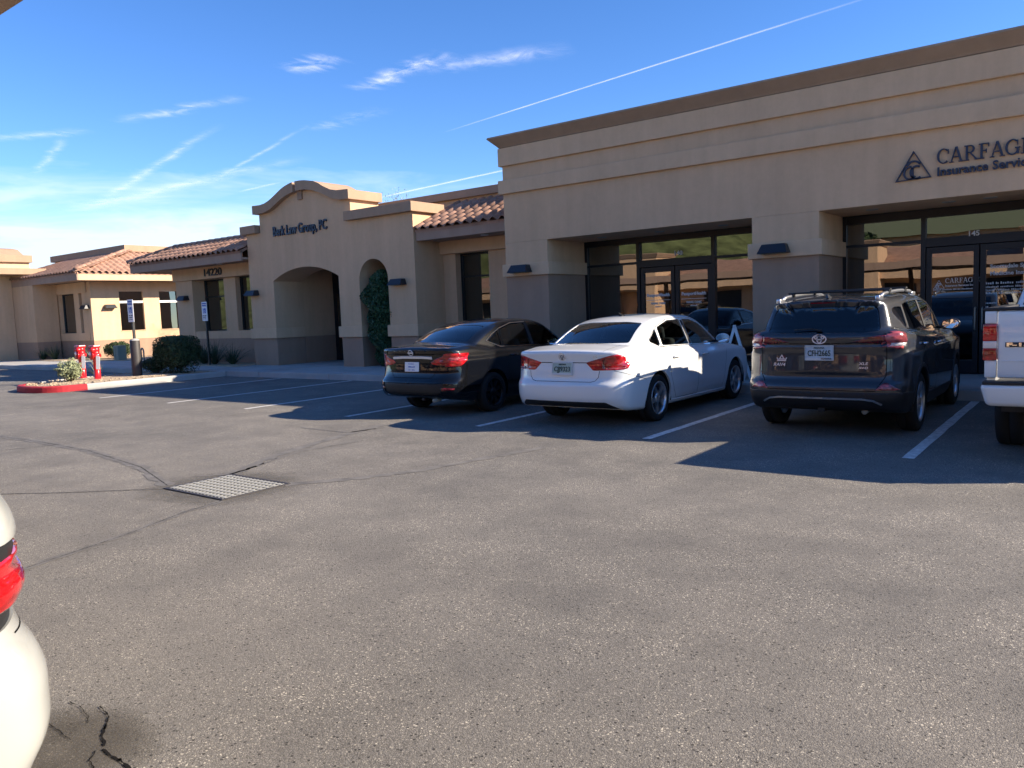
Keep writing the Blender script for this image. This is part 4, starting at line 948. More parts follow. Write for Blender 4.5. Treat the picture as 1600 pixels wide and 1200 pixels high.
# tall shrub filling the narrow arch
def tall_vine():
    t = empty('arch_shrub', (-16.50, 15.80, .16), 'tall dark green shrub filling the narrow arched opening', 'shrub')
    n = 16000; z = rng.random(n); a = rng.random(n)*2*np.pi
    prof = np.interp(z, [0, .08, .25, .5, .75, .92, 1], [.16, .30, .44, .55, .54, .40, .08])*(1+.16*np.sin(z*17+a*2)+.12*np.sin(a*3+z*29))
    r_ = prof*(1-np.abs(rng.normal(size=n))*.16); zz = .03+z*2.72
    p = np.stack([r_*np.cos(a)*1.02+.05*np.sin(z*5), r_*np.sin(a)*.95, zz], 1); u = np.stack([np.cos(a), np.sin(a), np.full(n, .25)], 1)
    obj('foliage', leaf_mesh(p, .034, u, 1.0), M['vine'], t)
    c = rng.random((5000, 3)); r2 = np.interp(c[:, 2], [0, .3, .7, 1], [.1, .32, .36, .05])*np.sqrt(c[:, 0]); obj('inner_foliage', leaf_mesh(np.stack([r2*np.cos(c[:, 1]*6.28), r2*np.sin(c[:, 1]*6.28), .1+c[:, 2]*2.5], 1), .05), M['vine'], t)
    bm = bmesh.new()
    for k in range(5): bm_tube(bm, [(.05*k-.1, 0, -.02), (.06*k-.12, .05, 1.0), (.09*k-.18, 0, 2.3)], [.025, .018, .006], 6)
    obj('stem', bm_mesh(bm, True), M['bark'], t)
tall_vine()
def bare_tree(loc, h, label):
    t = empty('bare_tree', loc, label, 'tree'); bm = bmesh.new(); rr = random.Random(5); tips = []
    def grow(p, d, L, r_, dep):
        q = p+d*L; bm_tube(bm, [p, p.lerp(q, .5)+Vector((rr.uniform(-1, 1), rr.uniform(-1, 1), 0))*L*.06, q], [r_, r_*.8, r_*.6], 5)
        if dep == 0: tips.append(q); return
        for k in range(3 if dep > 1 else 4):
            dd = (d+Vector((rr.uniform(-.8, .8), rr.uniform(-.8, .8), rr.uniform(-.1, .5)))).normalized(); grow(p.lerp(q, rr.uniform(.55, 1)), dd, L*rr.uniform(.6, .78), r_*.55, dep-1)
    grow(Vector((0, 0, 0)), Vector((0.03, 0, 1)), h*.42, .09, 5)
    obj('trunk', bm_mesh(bm, True), M['bark'], t)
    P = np.array([tuple(q) for q in tips]); P = np.repeat(P, 4, 0)+rng.normal(size=(len(P)*4, 3))*.12
    obj('crown', leaf_mesh(P, .035), M['sage'], t)
bare_tree((-27.6, 27.6, 0), 7.6, 'thin bare tree rising behind the law office parapet')
def reflected_tree(x, y, h, r_, seed, label):
    t = empty('shade_tree', (x, y, 0), label, 'tree', 'shade trees behind the opposite offices'); n = 2600
    d = rng.normal(size=(n, 3)); d /= np.linalg.norm(d, axis=1)[:, None]; p = d*((.55+.45*rng.random(n))*(1+.25*lumpy(d*2, seed)))[:, None]*np.array((r_, r_, r_*.75)); p[:, 2] += h-r_*.6
    obj('crown', leaf_mesh(p, .22, d, 1.0), M['hedge'], t); tube('trunk', [(0, 0, -.05), (.1, 0, h*.4), (0, .1, h*.8)], [.2, .15, .06], M['bark'], t)
for i, (x, y, h, r_) in enumerate(((-13.5, -24, 5.6, 1.7), (12, -22, 6.5, 2.6), (-34, -23, 5.4, 2))):
    reflected_tree(x, y, h, r_, i+20, 'leafy shade tree standing behind the opposite tile-roofed offices')

# ------------------------------------------------------------------ street furniture
def standpipe(x, y, flip, label):
    t = empty('fire_standpipe', (x, y, .15), label, 'standpipe', 'red fire department standpipes on the island')
    prof = [(0, 0), (.115, 0), (.115, .03), (.085, .035), (.085, .62), (.12, .625), (.135, .64), (.135, .715), (.10, .73), (.10, .80), (.105, .82), (.10, .88), (.075, .90), (0, .90)]
    obj('pipe', lathe_mesh(prof, 24), M['red_metal'], t)
    for sx in (-1, 1):
        me = lathe_mesh([(0, 0), (.055, 0), (.055, .12), (.07, .125), (.07, .175), (.05, .18), (.05, .20), (0, .20)], 18, 'X')
        o = obj('hose_outlet', me, M['red_metal'], t, loc=(0, 0, .80)); o.rotation_euler = (0, R(-12), R(-55 if sx > 0 else 205))
    me = lathe_mesh([(0, 0), (.05, 0), (.05, .10), (.12, .11), (.12, .135), (0, .14)], 18, 'X'); o = obj('valve_cap', me, M['red_metal'], t, loc=(0, 0, .68)); o.rotation_euler = (0, 0, R(-90))
    bm = bmesh.new(); bm_box(bm, -.19, .10, -.10, .10, .885, .955, .02); obj('top_bracket', bm_mesh(bm), M['red_metal'], t)
    for sx, zz in ((-1, .26), (1, .30)):
        bm = bmesh.new(); bm_box(bm, -.05, .05, -.004, .004, 0, .36, 0); o = obj('sign_plate', bm_mesh(bm), M['white'], t, loc=(.17*sx, -.05*sx, zz)); o.rotation_euler = (0, R(4*sx), R(38))
        tube('plate_chain', [(.17*sx, -.05*sx, zz+.35), (.09*sx, -.03*sx, zz+.42)], .006, M['steel'], t, 5)
    return t
standpipe(-23.4, 10.45, 1, 'red standpipe with white plates, the one beside the wispy stalks')
standpipe(-22.3, 10.34, -1, 'red standpipe with white plates, the one nearer the brown bollard')
def sign_plate(par, z0):
    bm = bmesh.new(); bm_box(bm, -.155, .155, -.006, .006, z0, z0+.64, .004); p = obj('sign_plate', bm_mesh(bm), M['print_white'], par, loc=(0, -.045, 0))
    b = .007
    obj('symbol_field', strokes_mesh([[(-.085, z0+.34), (.085, z0+.34)]], .17, -b-.002, -b+.001), M['blue'], p)
    wh = [[(-.02, z0+.40), (-.015, z0+.345), (.03, z0+.345), (.05, z0+.29)], ell(-.012, z0+.31, .042, .042, 16, 110, 380), ell(-.02, z0+.415, .008, .008, 10)]
    obj('wheelchair_symbol', strokes_mesh(wh, .016, -b-.005, -b-.003), M['print_white'], p)
    text('sign_lettering', 'RESERVED', .062, (0, -b-.002, z0+.56), M['blue'], p, align='CENTER', bold=.001, width=.26); text('sign_lettering', 'PARKING', .062, (0, -b-.002, z0+.49), M['blue'], p, align='CENTER', bold=.001, width=.24)
    word_lines('sign_lettering', -.11, z0+.17, -b-.003, [(0, .03, ((.09, .02), (.11, 0))), (.055, .03, ((.2, 0),)), (.11, .024, ((.06, .02), (.12, 0)))], M['dark_print'], p)
def accessible_sign(loc, bollard, label):
    t = empty('parking_sign', loc, label, 'sign')
    h = 2.15 if bollard else 2.1
    box('post', -.03, .03, -.03, .03, 0, h, M['black'], t)
    if bollard:
        obj('bollard', lathe_mesh([(.135, -.05), (.135, 1.02), (.13, 1.03)], 28), M['bollard'], t)
        obj('concrete_dome', lathe_mesh([(.132, 1.015), (.125, 1.045), (.09, 1.075), (.04, 1.09), (0, 1.092)], 28), M['concrete'], t)
        sign_plate(t, 1.56)
    else: sign_plate(t, 1.50)
    return t
accessible_sign((-22.28, 11.45, .15), True, 'accessible parking sign on a post set in the brown bollard')
p2 = atY(322, 492, 14.95); accessible_sign((p2.x, 14.95, .17), False, 'accessible parking sign on a thin post among the yucca clumps')
UB = empty('utility_box', (-33.2, 16.4, .18), 'pale green utility box beside the sunlit end wall', 'utility box')
bm = bmesh.new(); bm_box(bm, -.2, .2, -.18, .18, -.02, .62, .03); obj('cabinet', bm_mesh(bm), M['util'], UB); box('door_seam', -.005, .005, -.204, -.199, .05, .6, M['black'], UB)
bm = bmesh.new(); bm_tube(bm, [(-.1, 0, 0), (-.1, 0, .45), (-.04, 0, .55), (.04, 0, .55), (.1, 0, .45), (.1, 0, 0)], .03, 8)
obj('backflow_pipe', bm_mesh(bm, True), M['util'], None, 'pale bent backflow pipe standing behind the low shrub', 'pipe', loc=(-30.6, 16.0, .15))
# folding A-frame board
AF = empty('a_frame_sign', (-5.62, 14.35, SW_Z), 'white A-frame pavement sign standing beside the storefront pier', 'sign', None, R(21))
for s in (-1, 1):
    p_ = obj('sign_panel', None, None, AF)
    ang = R(16)*s
    bm = bmesh.new()
    for q in ((-.025, .025, -.30, -.24, 0, 1.05), (-.025, .025, .24, .30, 0, 1.05), (-.025, .025, -.24, .24, .97, 1.05), (-.025, .025, -.24, .24, .12, .20)): bm_box(bm, *q, bev=.004)
    obj('panel_frame', bm_mesh(bm), M['white'], p_); box('panel_board', -.006, .006, -.24, .24, .20, .94, M['white'], p_)
    p_.location = (.285*s, 0, 0); p_.rotation_euler = (0, -ang, 0)

# ------------------------------------------------------------------ vehicles
for k in ('paint_white', 'paint_black', 'paint_grey', 'pearl'):      # inside of the shell is dark trim
    t = M[k].node_tree; b = t.nodes['Principled BSDF']; g = N(t, 'ShaderNodeNewGeometry'); c0 = tuple(b.inputs['Base Color'].default_value)
    mx = N(t, 'ShaderNodeMixRGB', inp={1: c0, 2: (.03, .03, .03, 1)}); t.links.new(g.outputs['Backfacing'], mx.inputs[0]); t.links.new(mx.outputs[0], b.inputs['Base Color'])
def pch(pts):
    """monotone cubic through the points, flat outside"""
    xs = np.array([p[0] for p in pts], float); ys = np.array([p[1] for p in pts], float)
    h = np.diff(xs); dl = np.diff(ys)/h; m = np.zeros(len(xs)); m[0], m[-1] = dl[0], dl[-1]
    for i in range(1, len(xs)-1):
        if dl[i-1]*dl[i] > 0:
            w1, w2 = 2*h[i]+h[i-1], h[i]+2*h[i-1]; m[i] = (w1+w2)/(w1/dl[i-1]+w2/dl[i])
    def f(x):
        x = np.clip(x, xs[0], xs[-1]); i = np.clip(np.searchsorted(xs, x)-1, 0, len(h)-1); t = (x-xs[i])/h[i]
        return (1+2*t)*(1-t)**2*ys[i]+t*(1-t)**2*h[i]*m[i]+t*t*(3-2*t)*ys[i+1]+t*t*(t-1)*h[i]*m[i+1]
    return f
def smax(a, b, k):
    h = np.clip(.5+.5*(a-b)/k, 0, 1); return b+(a-b)*h+k*h*(1-h)
def smin(a, b, k): return -smax(-a, -b, k)
def body_field(S):
    plan, sect, deck, rear, front, bot, roof, gplan = (pch(S[k]) for k in ('plan', 'sect', 'deck', 'rear', 'front', 'bot', 'roof', 'gplan'))
    L, hw0 = S['L'], S['W']/2; rg = pch(S['rear_g']) if 'rear_g' in S else None
    ln = S.get('crease')
    def F(x, y, z):
        ax = np.abs(x); q = ax/hw0
        w = plan(y)*sect(z)
        if ln is not None:
            for z0, amp, wd in ln: w = w+amp*np.tanh((z0-z)/wd)*np.exp(-((z-z0)/.12)**2)
        side = ax-w; top = z-(deck(y)-S.get('crown', .05)*q*q)
        re = rear(z)+S['rbow']*q**2+S['rcor']*q**6-y; fr = y-(L-front(z)-S['fbow']*q**2-S['fcor']*q**4)
        lb = smax(smax(side, top, S.get('ktop', .07)), smax(re, fr, .05), S.get('kcor', .06)); lb = smax(lb, bot(y)-z, .05)
        dz = np.maximum(z-S['zb'], -.1); gs = ax-(gplan(y)-dz*S['tum']-S.get('tcur', .12)*dz*dz)
        yc = S['yc']; ye = yc+(y-yc)*(1+S.get('gbow', .05)*(ax/.6)**2); rz = roof(ye); sl = (roof(ye+.02)-roof(ye-.02))/.04
        gr = (z-(rz-S.get('rcrown', .045)*(ax/.6)**2))/np.sqrt(1+sl*sl); gh = smax(gs, gr, S.get('kroof', .075))
        if rg is not None: gh = smax(gh, rg(z)+S['rbow']*.8*(ax/.7)**2+S.get('gcor', .10)*(ax/.75)**6-y, .04)
        gh = smax(gh, .75-z, .02); gh = np.maximum(gh, np.maximum(.30*(rg is None)-y, y-(L-.55)))
        return smin(lb, gh, S.get('kbelt', .03))
    return F
def body_mesh(S, M_=208, N_=150, K_=44):
    F = body_field(S); zc, y0, y1 = S.get('zc', .74), S.get('y0', .8), S['L']-S.get('y1', .9)
    th = (np.arange(M_)+.5)/M_*2*np.pi; dirs = []; org = []
    for k in range(1, K_+1):
        ph = math.pi/2*k/K_
        for_ = np.stack([np.cos(th)*math.sin(ph), np.full(M_, -math.cos(ph)), np.sin(th)*math.sin(ph)], 1); dirs.append(for_); org.append(np.tile([0, y0, zc], (M_, 1)))
    for k in range(1, N_):
        dirs.append(np.stack([np.cos(th), np.zeros(M_), np.sin(th)], 1)); org.append(np.tile([0, y0+(y1-y0)*k/N_, zc], (M_, 1)))
    for k in range(0, K_):
        ph = math.pi/2*(1-k/K_); dirs.append(np.stack([np.cos(th)*math.sin(ph), np.full(M_, math.cos(ph)), np.sin(th)*math.sin(ph)], 1)); org.append(np.tile([0, y1, zc], (M_, 1)))
    dirs.append(np.array([[0, -1, 0], [0, 1, 0]], float)); org.append(np.array([[0, y0, zc], [0, y1, zc]], float))
    D, O = np.concatenate(dirs), np.concatenate(org); lo = np.zeros(len(D)); hi = np.full(len(D), 2.2)
    for _ in range(26):
        mid = (lo+hi)/2; P = O+D*mid[:, None]; ins = F(P[:, 0], P[:, 1], P[:, 2]) < 0; lo = np.where(ins, mid, lo); hi = np.where(ins, hi, mid)
    P = O+D*lo[:, None]; nr = len(dirs)-1; faces = []
    for r_ in range(nr-1):
        a = r_*M_; b = a+M_
        for k in range(M_): k2 = (k+1) % M_; faces.append((a+k, b+k, b+k2, a+k2))
    pr, pf = nr*M_, nr*M_+1
    for k in range(M_): k2 = (k+1) % M_; faces.append((pr, k, k2)); faces.append((pf, (nr-1)*M_+k2, (nr-1)*M_+k))
    return pyd(P, faces, True)
def rounded(poly, r_, n=3):
    out = []; m_ = len(poly)
    for i in range(m_):
        p, a, b = Vector(poly[i]), Vector(poly[i-1]), Vector(poly[(i+1) % m_]); da, db = (a-p), (b-p); d = min(r_, da.length*.45, db.length*.45)
        s, e = p+da.normalized()*d, p+db.normalized()*d
        for k in range(n+1): t = k/n; out.append(tuple(s*(1-t)**2+p*2*t*(1-t)+e*t*t))
    return out
def slice_faces(fs, co, no):
    """cut the given faces along a plane; returns them with the new halves"""
    d = {}
    for f in fs:
        for v in f.verts:
            if v not in d: x_ = (v.co-co).dot(no); d[v] = 0.0 if abs(x_) < 2e-5 else x_
    out = []; cross = []
    for f in fs:
        ds = [d[v] for v in f.verts]; (cross if min(ds) < 0 < max(ds) else out).append(f)
    for f in cross:
        for e in list(f.edges):
            a, b = e.verts
            if d[a]*d[b] < 0:
                _, nv = bmesh.utils.edge_split(e, a, d[a]/(d[a]-d[b])); d[nv] = 0.0
    for f in cross:
        z = [v for v in f.verts if d.get(v, 1) == 0.0]; out.append(f)
        if len(z) >= 2:
            try: g, _ = bmesh.utils.face_split(f, z[0], z[-1])
            except Exception: g = None
            if g is not None and g is not f: out.append(g)
    return out
class Car:
    def __init__(s, S, name, label, loc, rz, paint, group=None):
        s.S = S; s.root = empty(name, loc, label, 'car', group, rz); s.paint = paint
        me = body_mesh(S); s.bm = bmesh.new(); s.bm.from_mesh(me); bpy.data.meshes.remove(me)
        bmesh.ops.recalc_face_normals(s.bm, faces=s.bm.faces[:]); s.bm.normal_update(); s.bvh = BVHTree.FromBMesh(s.bm)
        s.lay = s.bm.faces.layers.int.new('rid'); s.regs = {}
        s.fl = list(s.bm.faces); s.fc = np.array([tuple(f.calc_center_median()) for f in s.fl]); s.fn = np.array([tuple(f.normal) for f in s.fl])
        s.ix = {f: i for i, f in enumerate(s.fl)}
    def refresh(s, fs):
        nc, nn = [], []
        for f in fs:
            f.normal_update(); c = tuple(f.calc_center_median()); n = tuple(f.normal)
            if f in s.ix: i = s.ix[f]; s.fc[i] = c; s.fn[i] = n
            else: s.ix[f] = len(s.fl); s.fl.append(f); nc.append(c); nn.append(n)
        if nc: s.fc = np.vstack([s.fc, nc]); s.fn = np.vstack([s.fn, nn])
    def coords(s, axis, c): return {'side': (c.y, c.z), 'rear': (c.x, c.z), 'front': (c.x, c.z), 'top': (c.x, c.y)}[axis]
    def stamp(s, rid, axis, poly, sym=True, test=None, nm=None):
        if axis in ('rear', 'front', 'top') and sym: polys = [(poly, 0), ([(-p[0], p[1]) for p in poly], 0)]
        elif axis == 'side': polys = [(poly, 1), (poly, -1)] if sym else [(poly, 1)]
        else: polys = [(poly, 0)]
        for pl, sx in polys:
            ar = sum(pl[i-1][0]*pl[i][1]-pl[i][0]*pl[i-1][1] for i in range(len(pl)))
            if ar < 0: pl = pl[::-1]
            x0, x1 = min(p[0] for p in pl)-.05, max(p[0] for p in pl)+.05; y0, y1 = min(p[1] for p in pl)-.05, max(p[1] for p in pl)+.05
            ia, ib = {'side': (1, 2), 'rear': (0, 2), 'front': (0, 2), 'top': (0, 1)}[axis]; C, Nn = s.fc, s.fn
            mk = (C[:, ia] > x0) & (C[:, ia] < x1) & (C[:, ib] > y0) & (C[:, ib] < y1)
            if axis == 'side':
                mk &= C[:, 0]*sx > .02
                if test is None: mk &= Nn[:, 0]*sx > (nm or .22)
                else: mk &= np.abs(C[:, 0]) > .5
            elif axis == 'rear': mk &= (Nn[:, 1] < -(nm or .12)) & (C[:, 1] < s.S['L']*.5)
            elif axis == 'front': mk &= (Nn[:, 1] > .12) & (C[:, 1] > s.S['L']*.5)
            else: mk &= Nn[:, 2] > .2
            fs = [s.fl[i] for i in np.nonzero(mk)[0]]
            for i in range(len(pl)):
                p, q = pl[i-1], pl[i]; dx, dy = q[0]-p[0], q[1]-p[1]; l_ = math.hypot(dx, dy)
                if l_ < 1e-6: continue
                nx, ny = dy/l_, -dx/l_
                co, no = {'side': ((0, p[0], p[1]), (0, nx, ny)), 'rear': ((p[0], 0, p[1]), (nx, 0, ny)), 'front': ((p[0], 0, p[1]), (nx, 0, ny)), 'top': ((p[0], p[1], 0), (nx, ny, 0))}[axis]
                fs = slice_faces(fs, Vector(co), Vector(no))
            for f in fs:
                a, b = s.coords(axis, f.calc_center_median())
                if all((pl[i][0]-pl[i-1][0])*(b-pl[i-1][1])-(pl[i][1]-pl[i-1][1])*(a-pl[i-1][0]) > -1e-7 for i in range(len(pl))): f[s.lay] = rid
            s.refresh(fs)
    def region(s, rid, name, mat, off=0.0, rim=.012, drop=False): s.regs[rid] = (name, mat, off, rim, drop)
    def finish(s):
        bm = s.bm; bm.normal_update()
        groups = {}
        for f in bm.faces:
            if f[s.lay]: groups.setdefault(f[s.lay], set()).add(f)
        for rid, fs in groups.items():
            name, mat, off, rim, drop = s.regs[rid]
            if drop: continue
            left = set(fs)
            while left:
                st = [left.pop()]; isl_ = []
                while st:
                    f = st.pop(); isl_.append(f)
                    for e in f.edges:
                        for g in e.link_faces:
                            if g in left: left.discard(g); st.append(g)
                if sum(f.calc_area() for f in isl_) < .0008: continue
                vm = {}; V = []; Nn = []; Fc = []
                for f in isl_:
                    idx = []
                    for v in f.verts:
                        if v not in vm: vm[v] = len(V); V.append(v.co+v.normal*off); Nn.append(v.normal.copy())
                        idx.append(vm[v])
                    Fc.append(idx)
                ec = {}
                for idx in Fc:
                    for i in range(len(idx)): k = (idx[i-1], idx[i]); ec[tuple(sorted(k))] = ec.get(tuple(sorted(k)), [])+[k]
                nv = len(V); V2 = list(V); mp = {}
                for k, l_ in ec.items():
                    if len(l_) == 1:
                        a, b = l_[0]
                        for q in (a, b):
                            if q not in mp: mp[q] = len(V2); V2.append(V[q]-Nn[q]*rim)
                        Fc.append([b, a, mp[a], mp[b]])
                me = pyd(V2, Fc, True); obj(name, me, mat, s.root)
        dead = [f for f in bm.faces if f[s.lay]]
        bmesh.ops.delete(bm, geom=dead, context='FACES')
        be = [e for e in bm.edges if len(e.link_faces) == 1]; nrm = {v: v.normal.copy() for e in be for v in e.verts}
        r_ = bmesh.ops.extrude_edge_only(bm, edges=be); nvs = [g for g in r_['geom'] if isinstance(g, bmesh.types.BMVert)]
        for v in nvs:
            for e in v.link_edges:
                o = e.other_vert(v)
                if o in nrm: v.co = o.co-nrm[o]*.03; break
        for e in be: e.smooth = False
        me = bpy.data.meshes.new('m'); bm.to_mesh(me); bm.free(); me.polygons.foreach_set('use_smooth', [True]*len(me.polygons))
        obj('body', me, s.paint, s.root)
    def hit(s, axis, a, b, sx=1):
        if axis == 'side': o, d = Vector((2*sx, a, b)), Vector((-sx, 0, 0))
        elif axis == 'rear': o, d = Vector((a, -1, b)), Vector((0, 1, 0))
        elif axis == 'front': o, d = Vector((a, s.S['L']+1, b)), Vector((0, -1, 0))
        else: o, d = Vector((a, b, 3)), Vector((0, 0, -1))
        h = s.bvh.ray_cast(o, d); return (h[0], h[1]) if h[0] is not None else (None, None)
    def ribbon(s, name, axis, pts, w, mat, off=.0015, thick=0.0, sx=1, step=.03, closed=False):
        """strip laid on the body along a polyline; thick > 0 makes a raised moulding"""
        P = [Vector(p) for p in pts]; Q = []
        if closed: P.append(P[0])
        for a, b in zip(P, P[1:]):
            n = max(1, int((b-a).length/step))
            for k in range(n): Q.append(a.lerp(b, k/n))
        Q.append(P[-1]); H = []
        for q in Q:
            h = s.hit(axis, q.x, q.y, sx)
            if h[0] is not None: H.append(h)
        if len(H) < 2: return
        v = []; f = []
        for i, (p, n) in enumerate(H):
            t = (H[min(i+1, len(H)-1)][0]-H[max(i-1, 0)][0]).normalized(); c = n.cross(t).normalized()*w/2
            if thick: v += [p-c-n*.004, p-c*.8+n*(off+thick), p+c*.8+n*(off+thick), p+c-n*.004]
            else: v += [p-c+n*off, p+c+n*off]
            m_ = 4 if thick else 2
            if i:
                for k in range(m_-1): f.append((m_*(i-1)+k, m_*(i-1)+k+1, m_*i+k+1, m_*i+k))
        if thick: f += [(0, 1, 2, 3), tuple(len(v)-4+k for k in (3, 2, 1, 0))]
        if thick:
            bm = bmesh.new(); vs = [bm.verts.new(q) for q in v]
            for q in f: bm.faces.new([vs[i] for i in q])
            me = bm_mesh(bm); p0, n0 = H[len(H)//2]; near = [pl for pl in me.polygons if (Vector(pl.center)-p0).length < .15]
            if near and sum(Vector(pl.normal).dot(n0)*pl.area for pl in near) < 0: me.flip_normals()
            return obj(name, me, mat, s.root)
        return obj(name, pyd(v, f, not thick), mat, s.root)
    def frame_at(s, axis, a, b, sx=1, off=0.0):
        p, n = s.hit(axis, a, b, sx); y = -n; up = Vector((0, 0, 1)); x = y.cross(up).normalized(); z = x.cross(y)
        m_ = Matrix((x, y, z)).transposed().to_4x4(); m_.translation = p+n*off; return m_
    def attach(s, name, me, mat, axis, a, b, off=.003, sx=1, parent=None):
        o = obj(name, me, mat, parent or s.root); o.matrix_local = s.frame_at(axis, a, b, sx, off); return o
    def wheels(s, ys, track, Rt, rim, mat, style, arch, width=.215):
        tyre, rimm, disc, hub = wheel_meshes(Rt, rim, width, style)
        for y in ys:
            for sx in (1, -1):
                w = obj('wheel', None, None, s.root, loc=(sx*track/2, y, Rt)); w.rotation_euler = (random.uniform(0, 6) , 0, 0 if sx > 0 else math.pi)
                for nm, me, ma in (('tyre', tyre, M['rubber']), ('rim', rimm, mat), ('brake_disc', disc, M['black']), ('hub_cap', hub, mat)): obj(nm, me, ma, w)
            n = 22; v = []; f = []
            for k in range(n+1):
                a = R(-12+204*k/n); c, z = math.cos(a)*(arch+.012), math.sin(a)*(arch+.012)
                v += [(-.99*s.S['W']/2+.012, y+c, Rt+z+.005), (-.45, y+c, Rt+z+.005), (.45, y+c, Rt+z+.005), (.99*s.S['W']/2-.012, y+c, Rt+z+.005)]
                if k: b = 4*k; f += [(b-4, b-3, b+1, b), (b-3, b-2, b+2, b+1), (b-2, b-1, b+3, b+2)]
            ci = len(v); v += [(-.45, y, Rt), (.45, y, Rt)]
            for k in range(n): f += [(ci, 4*k+1, 4*k+5), (ci+1, 4*k+2, 4*k+6)]
            obj('wheel_well', pyd(v, f), M['black'], s.root)
    def cut_arches(s, ys, Rt, arch, rid=99):
        s.region(rid, 'arch', None, drop=True)
        for y in ys:
            pl = [(y+arch*math.cos(R(a)), Rt+.01+arch*math.sin(R(a))) for a in range(-75, 256, 11)]
            s.stamp(rid, 'side', pl, test=lambda c, n: abs(c.x) > .5)
    def seats(s, yf, yr, z0, zh, hw=.38):
        def seat(x, y, w, rear=False):
            hz = zh-(.13 if rear else 0); ln_ = .16 if rear else .28
            o = obj('seat', None, None, s.root, loc=(x, y, z0))
            bm = bmesh.new(); bm_box(bm, -w/2, w/2, 0, .5, 0, .16, .05); obj('seat_cushion', bm_mesh(bm, True), M['seat'], o)
            bm = bmesh.new(); bm_box(bm, -w/2, w/2, -.12, .04, .1, hz-z0-.14, .05)
            for v in bm.verts: v.co.y -= (v.co.z-.1)*ln_
            obj('seat_back', bm_mesh(bm, True), M['seat'], o)
            for hx in ((-.38, .38) if rear else (0,)):
                bm = bmesh.new(); bm_box(bm, hx-.12, hx+.12, -.10, .0, hz-z0-.15, hz-z0+.03, .04)
                for v in bm.verts: v.co.y -= (v.co.z-.1)*ln_
                obj('headrest', bm_mesh(bm, True), M['seat'], o)
        seat(-hw, yf, .5); seat(hw, yf, .5); seat(0, yr, 1.22, True)
        bm = bmesh.new(); bm_box(bm, -.68, .68, yf+.75, yf+1.25, z0+.2, z0+.52, .08); obj('dashboard', bm_mesh(bm, True), M['seat'], s.root)
        o = obj('steering_wheel', lathe_mesh([(.17+.015*math.cos(R(a)), .015*math.sin(R(a))) for a in range(0, 360, 45)], 24, 'Z', True, True), M['black'], s.root, loc=(-hw, yf+.62, z0+.47)); o.rotation_euler = (R(65), 0, 0)
    def mirrors(s, y, z, mat):
        for sx in (1, -1):
            h = s.hit('side', y, z-.06, sx)
            if h[0] is None: continue
            bm = bmesh.new(); bmesh.ops.create_icosphere(bm, subdivisions=3, radius=1)
            for v in bm.verts:
                c = v.co; c.x *= .115; c.y = c.y*.07 if c.y > 0 else c.y*.022; c.z *= .078*(1+.12*c.x*sx*6)
            o = obj('door_mirror', bm_mesh(bm, True), mat, s.root, loc=(h[0].x+sx*.15, y+.02, z))
            tube('mirror_stalk', [(-sx*.17, .01, -.045), (-sx*.05, .01, -.035)], .022, M['black'], o)
            n = 20; v = [(0, -.0225, 0)]+[(.098*math.cos(2*math.pi*k/n), -.021, .063*math.sin(2*math.pi*k/n)) for k in range(n)]
            g = obj('mirror_glass', pyd(v, [(0, 1+k, 1+(k+1) % n) for k in range(n)]), M['mirror'], o)
    def handles(s, pts, mat):
        for y, z in pts:
            for sx in (1, -1):
                a, b, c = s.hit('side', y-.09, z, sx)[0], s.hit('side', y, z+.004, sx)[0], s.hit('side', y+.09, z, sx)[0]; d = Vector((sx*.03, 0, 0))
                tube('door_handle', [a, a+d*.8, b+d*1.2, c+d*.8, c], [.012, .015, .016, .015, .012], mat, s.root)
def wheel_meshes(Rt, rr, w, style):
    h = w/2
    tyre = lathe_mesh([(rr-.01, -h*.86), (rr+.012, -h*.98), ((rr+Rt)/2, -h*1.04), (Rt-.03, -h*.96), (Rt-.008, -h*.84), (Rt, -h*.6), (Rt, -.01), (Rt-.008, -.008), (Rt-.008, .008), (Rt, .01), (Rt, h*.6), (Rt-.008, h*.84), (Rt-.03, h*.96), ((rr+Rt)/2, h*1.04), (rr+.012, h*.98), (rr-.01, h*.86)], 48, 'X', True, True)
    rim = bmesh.new()
    prof = [(rr, h*.9), (rr+.006, h*.98), (rr-.012, h*.96), (rr-.022, h*.7), (rr-.03, 0), (rr-.02, -h*.9)]
    bmt = lathe_mesh(prof, 40, 'X'); rim.from_mesh(bmt)
    n, w0, w1, kind = style
    for k in range(n):
        base = 2*math.pi*k/n
        for da in ((0,) if kind == 'single' else (-.13, .13)):
            a = base+da; c, s_ = math.cos(a), math.sin(a); P = []
            for r_, ww, xo in ((.05, w0, h*.72), (rr*.55, (w0+w1)/2, h*.80), (rr-.012, w1, h*.72)):
                for sg, dx in ((-1, -.02), (-1, 0), (1, 0), (1, -.02)):
                    tx, ty = -s_*sg*ww/2, c*sg*ww/2; P.append(rim.verts.new((xo+dx, r_*c+tx, r_*s_+ty)))
            for q in range(2):
                for j in range(3): rim.faces.new((P[4*q+j], P[4*q+j+1], P[4*q+5+j], P[4*q+4+j]))
    rimm = bm_mesh(rim)
    disc = lathe_mesh([(0, h*.25), (rr*.78, h*.25), (rr*.78, h*.1), (0, h*.1)], 32, 'X'); hub = lathe_mesh([(0, h*.80), (.028, h*.80), (.034, h*.76), (.07, h*.74), (.07, h*.5)], 24, 'X')
    return tyre, rimm, disc, hub
def plate_mesh(w=.305, h=.152, t=.012):
    bm = bmesh.new(); bm_box(bm, -w/2, w/2, -t, 0, -h/2, h/2, .006); return bm_mesh(bm)
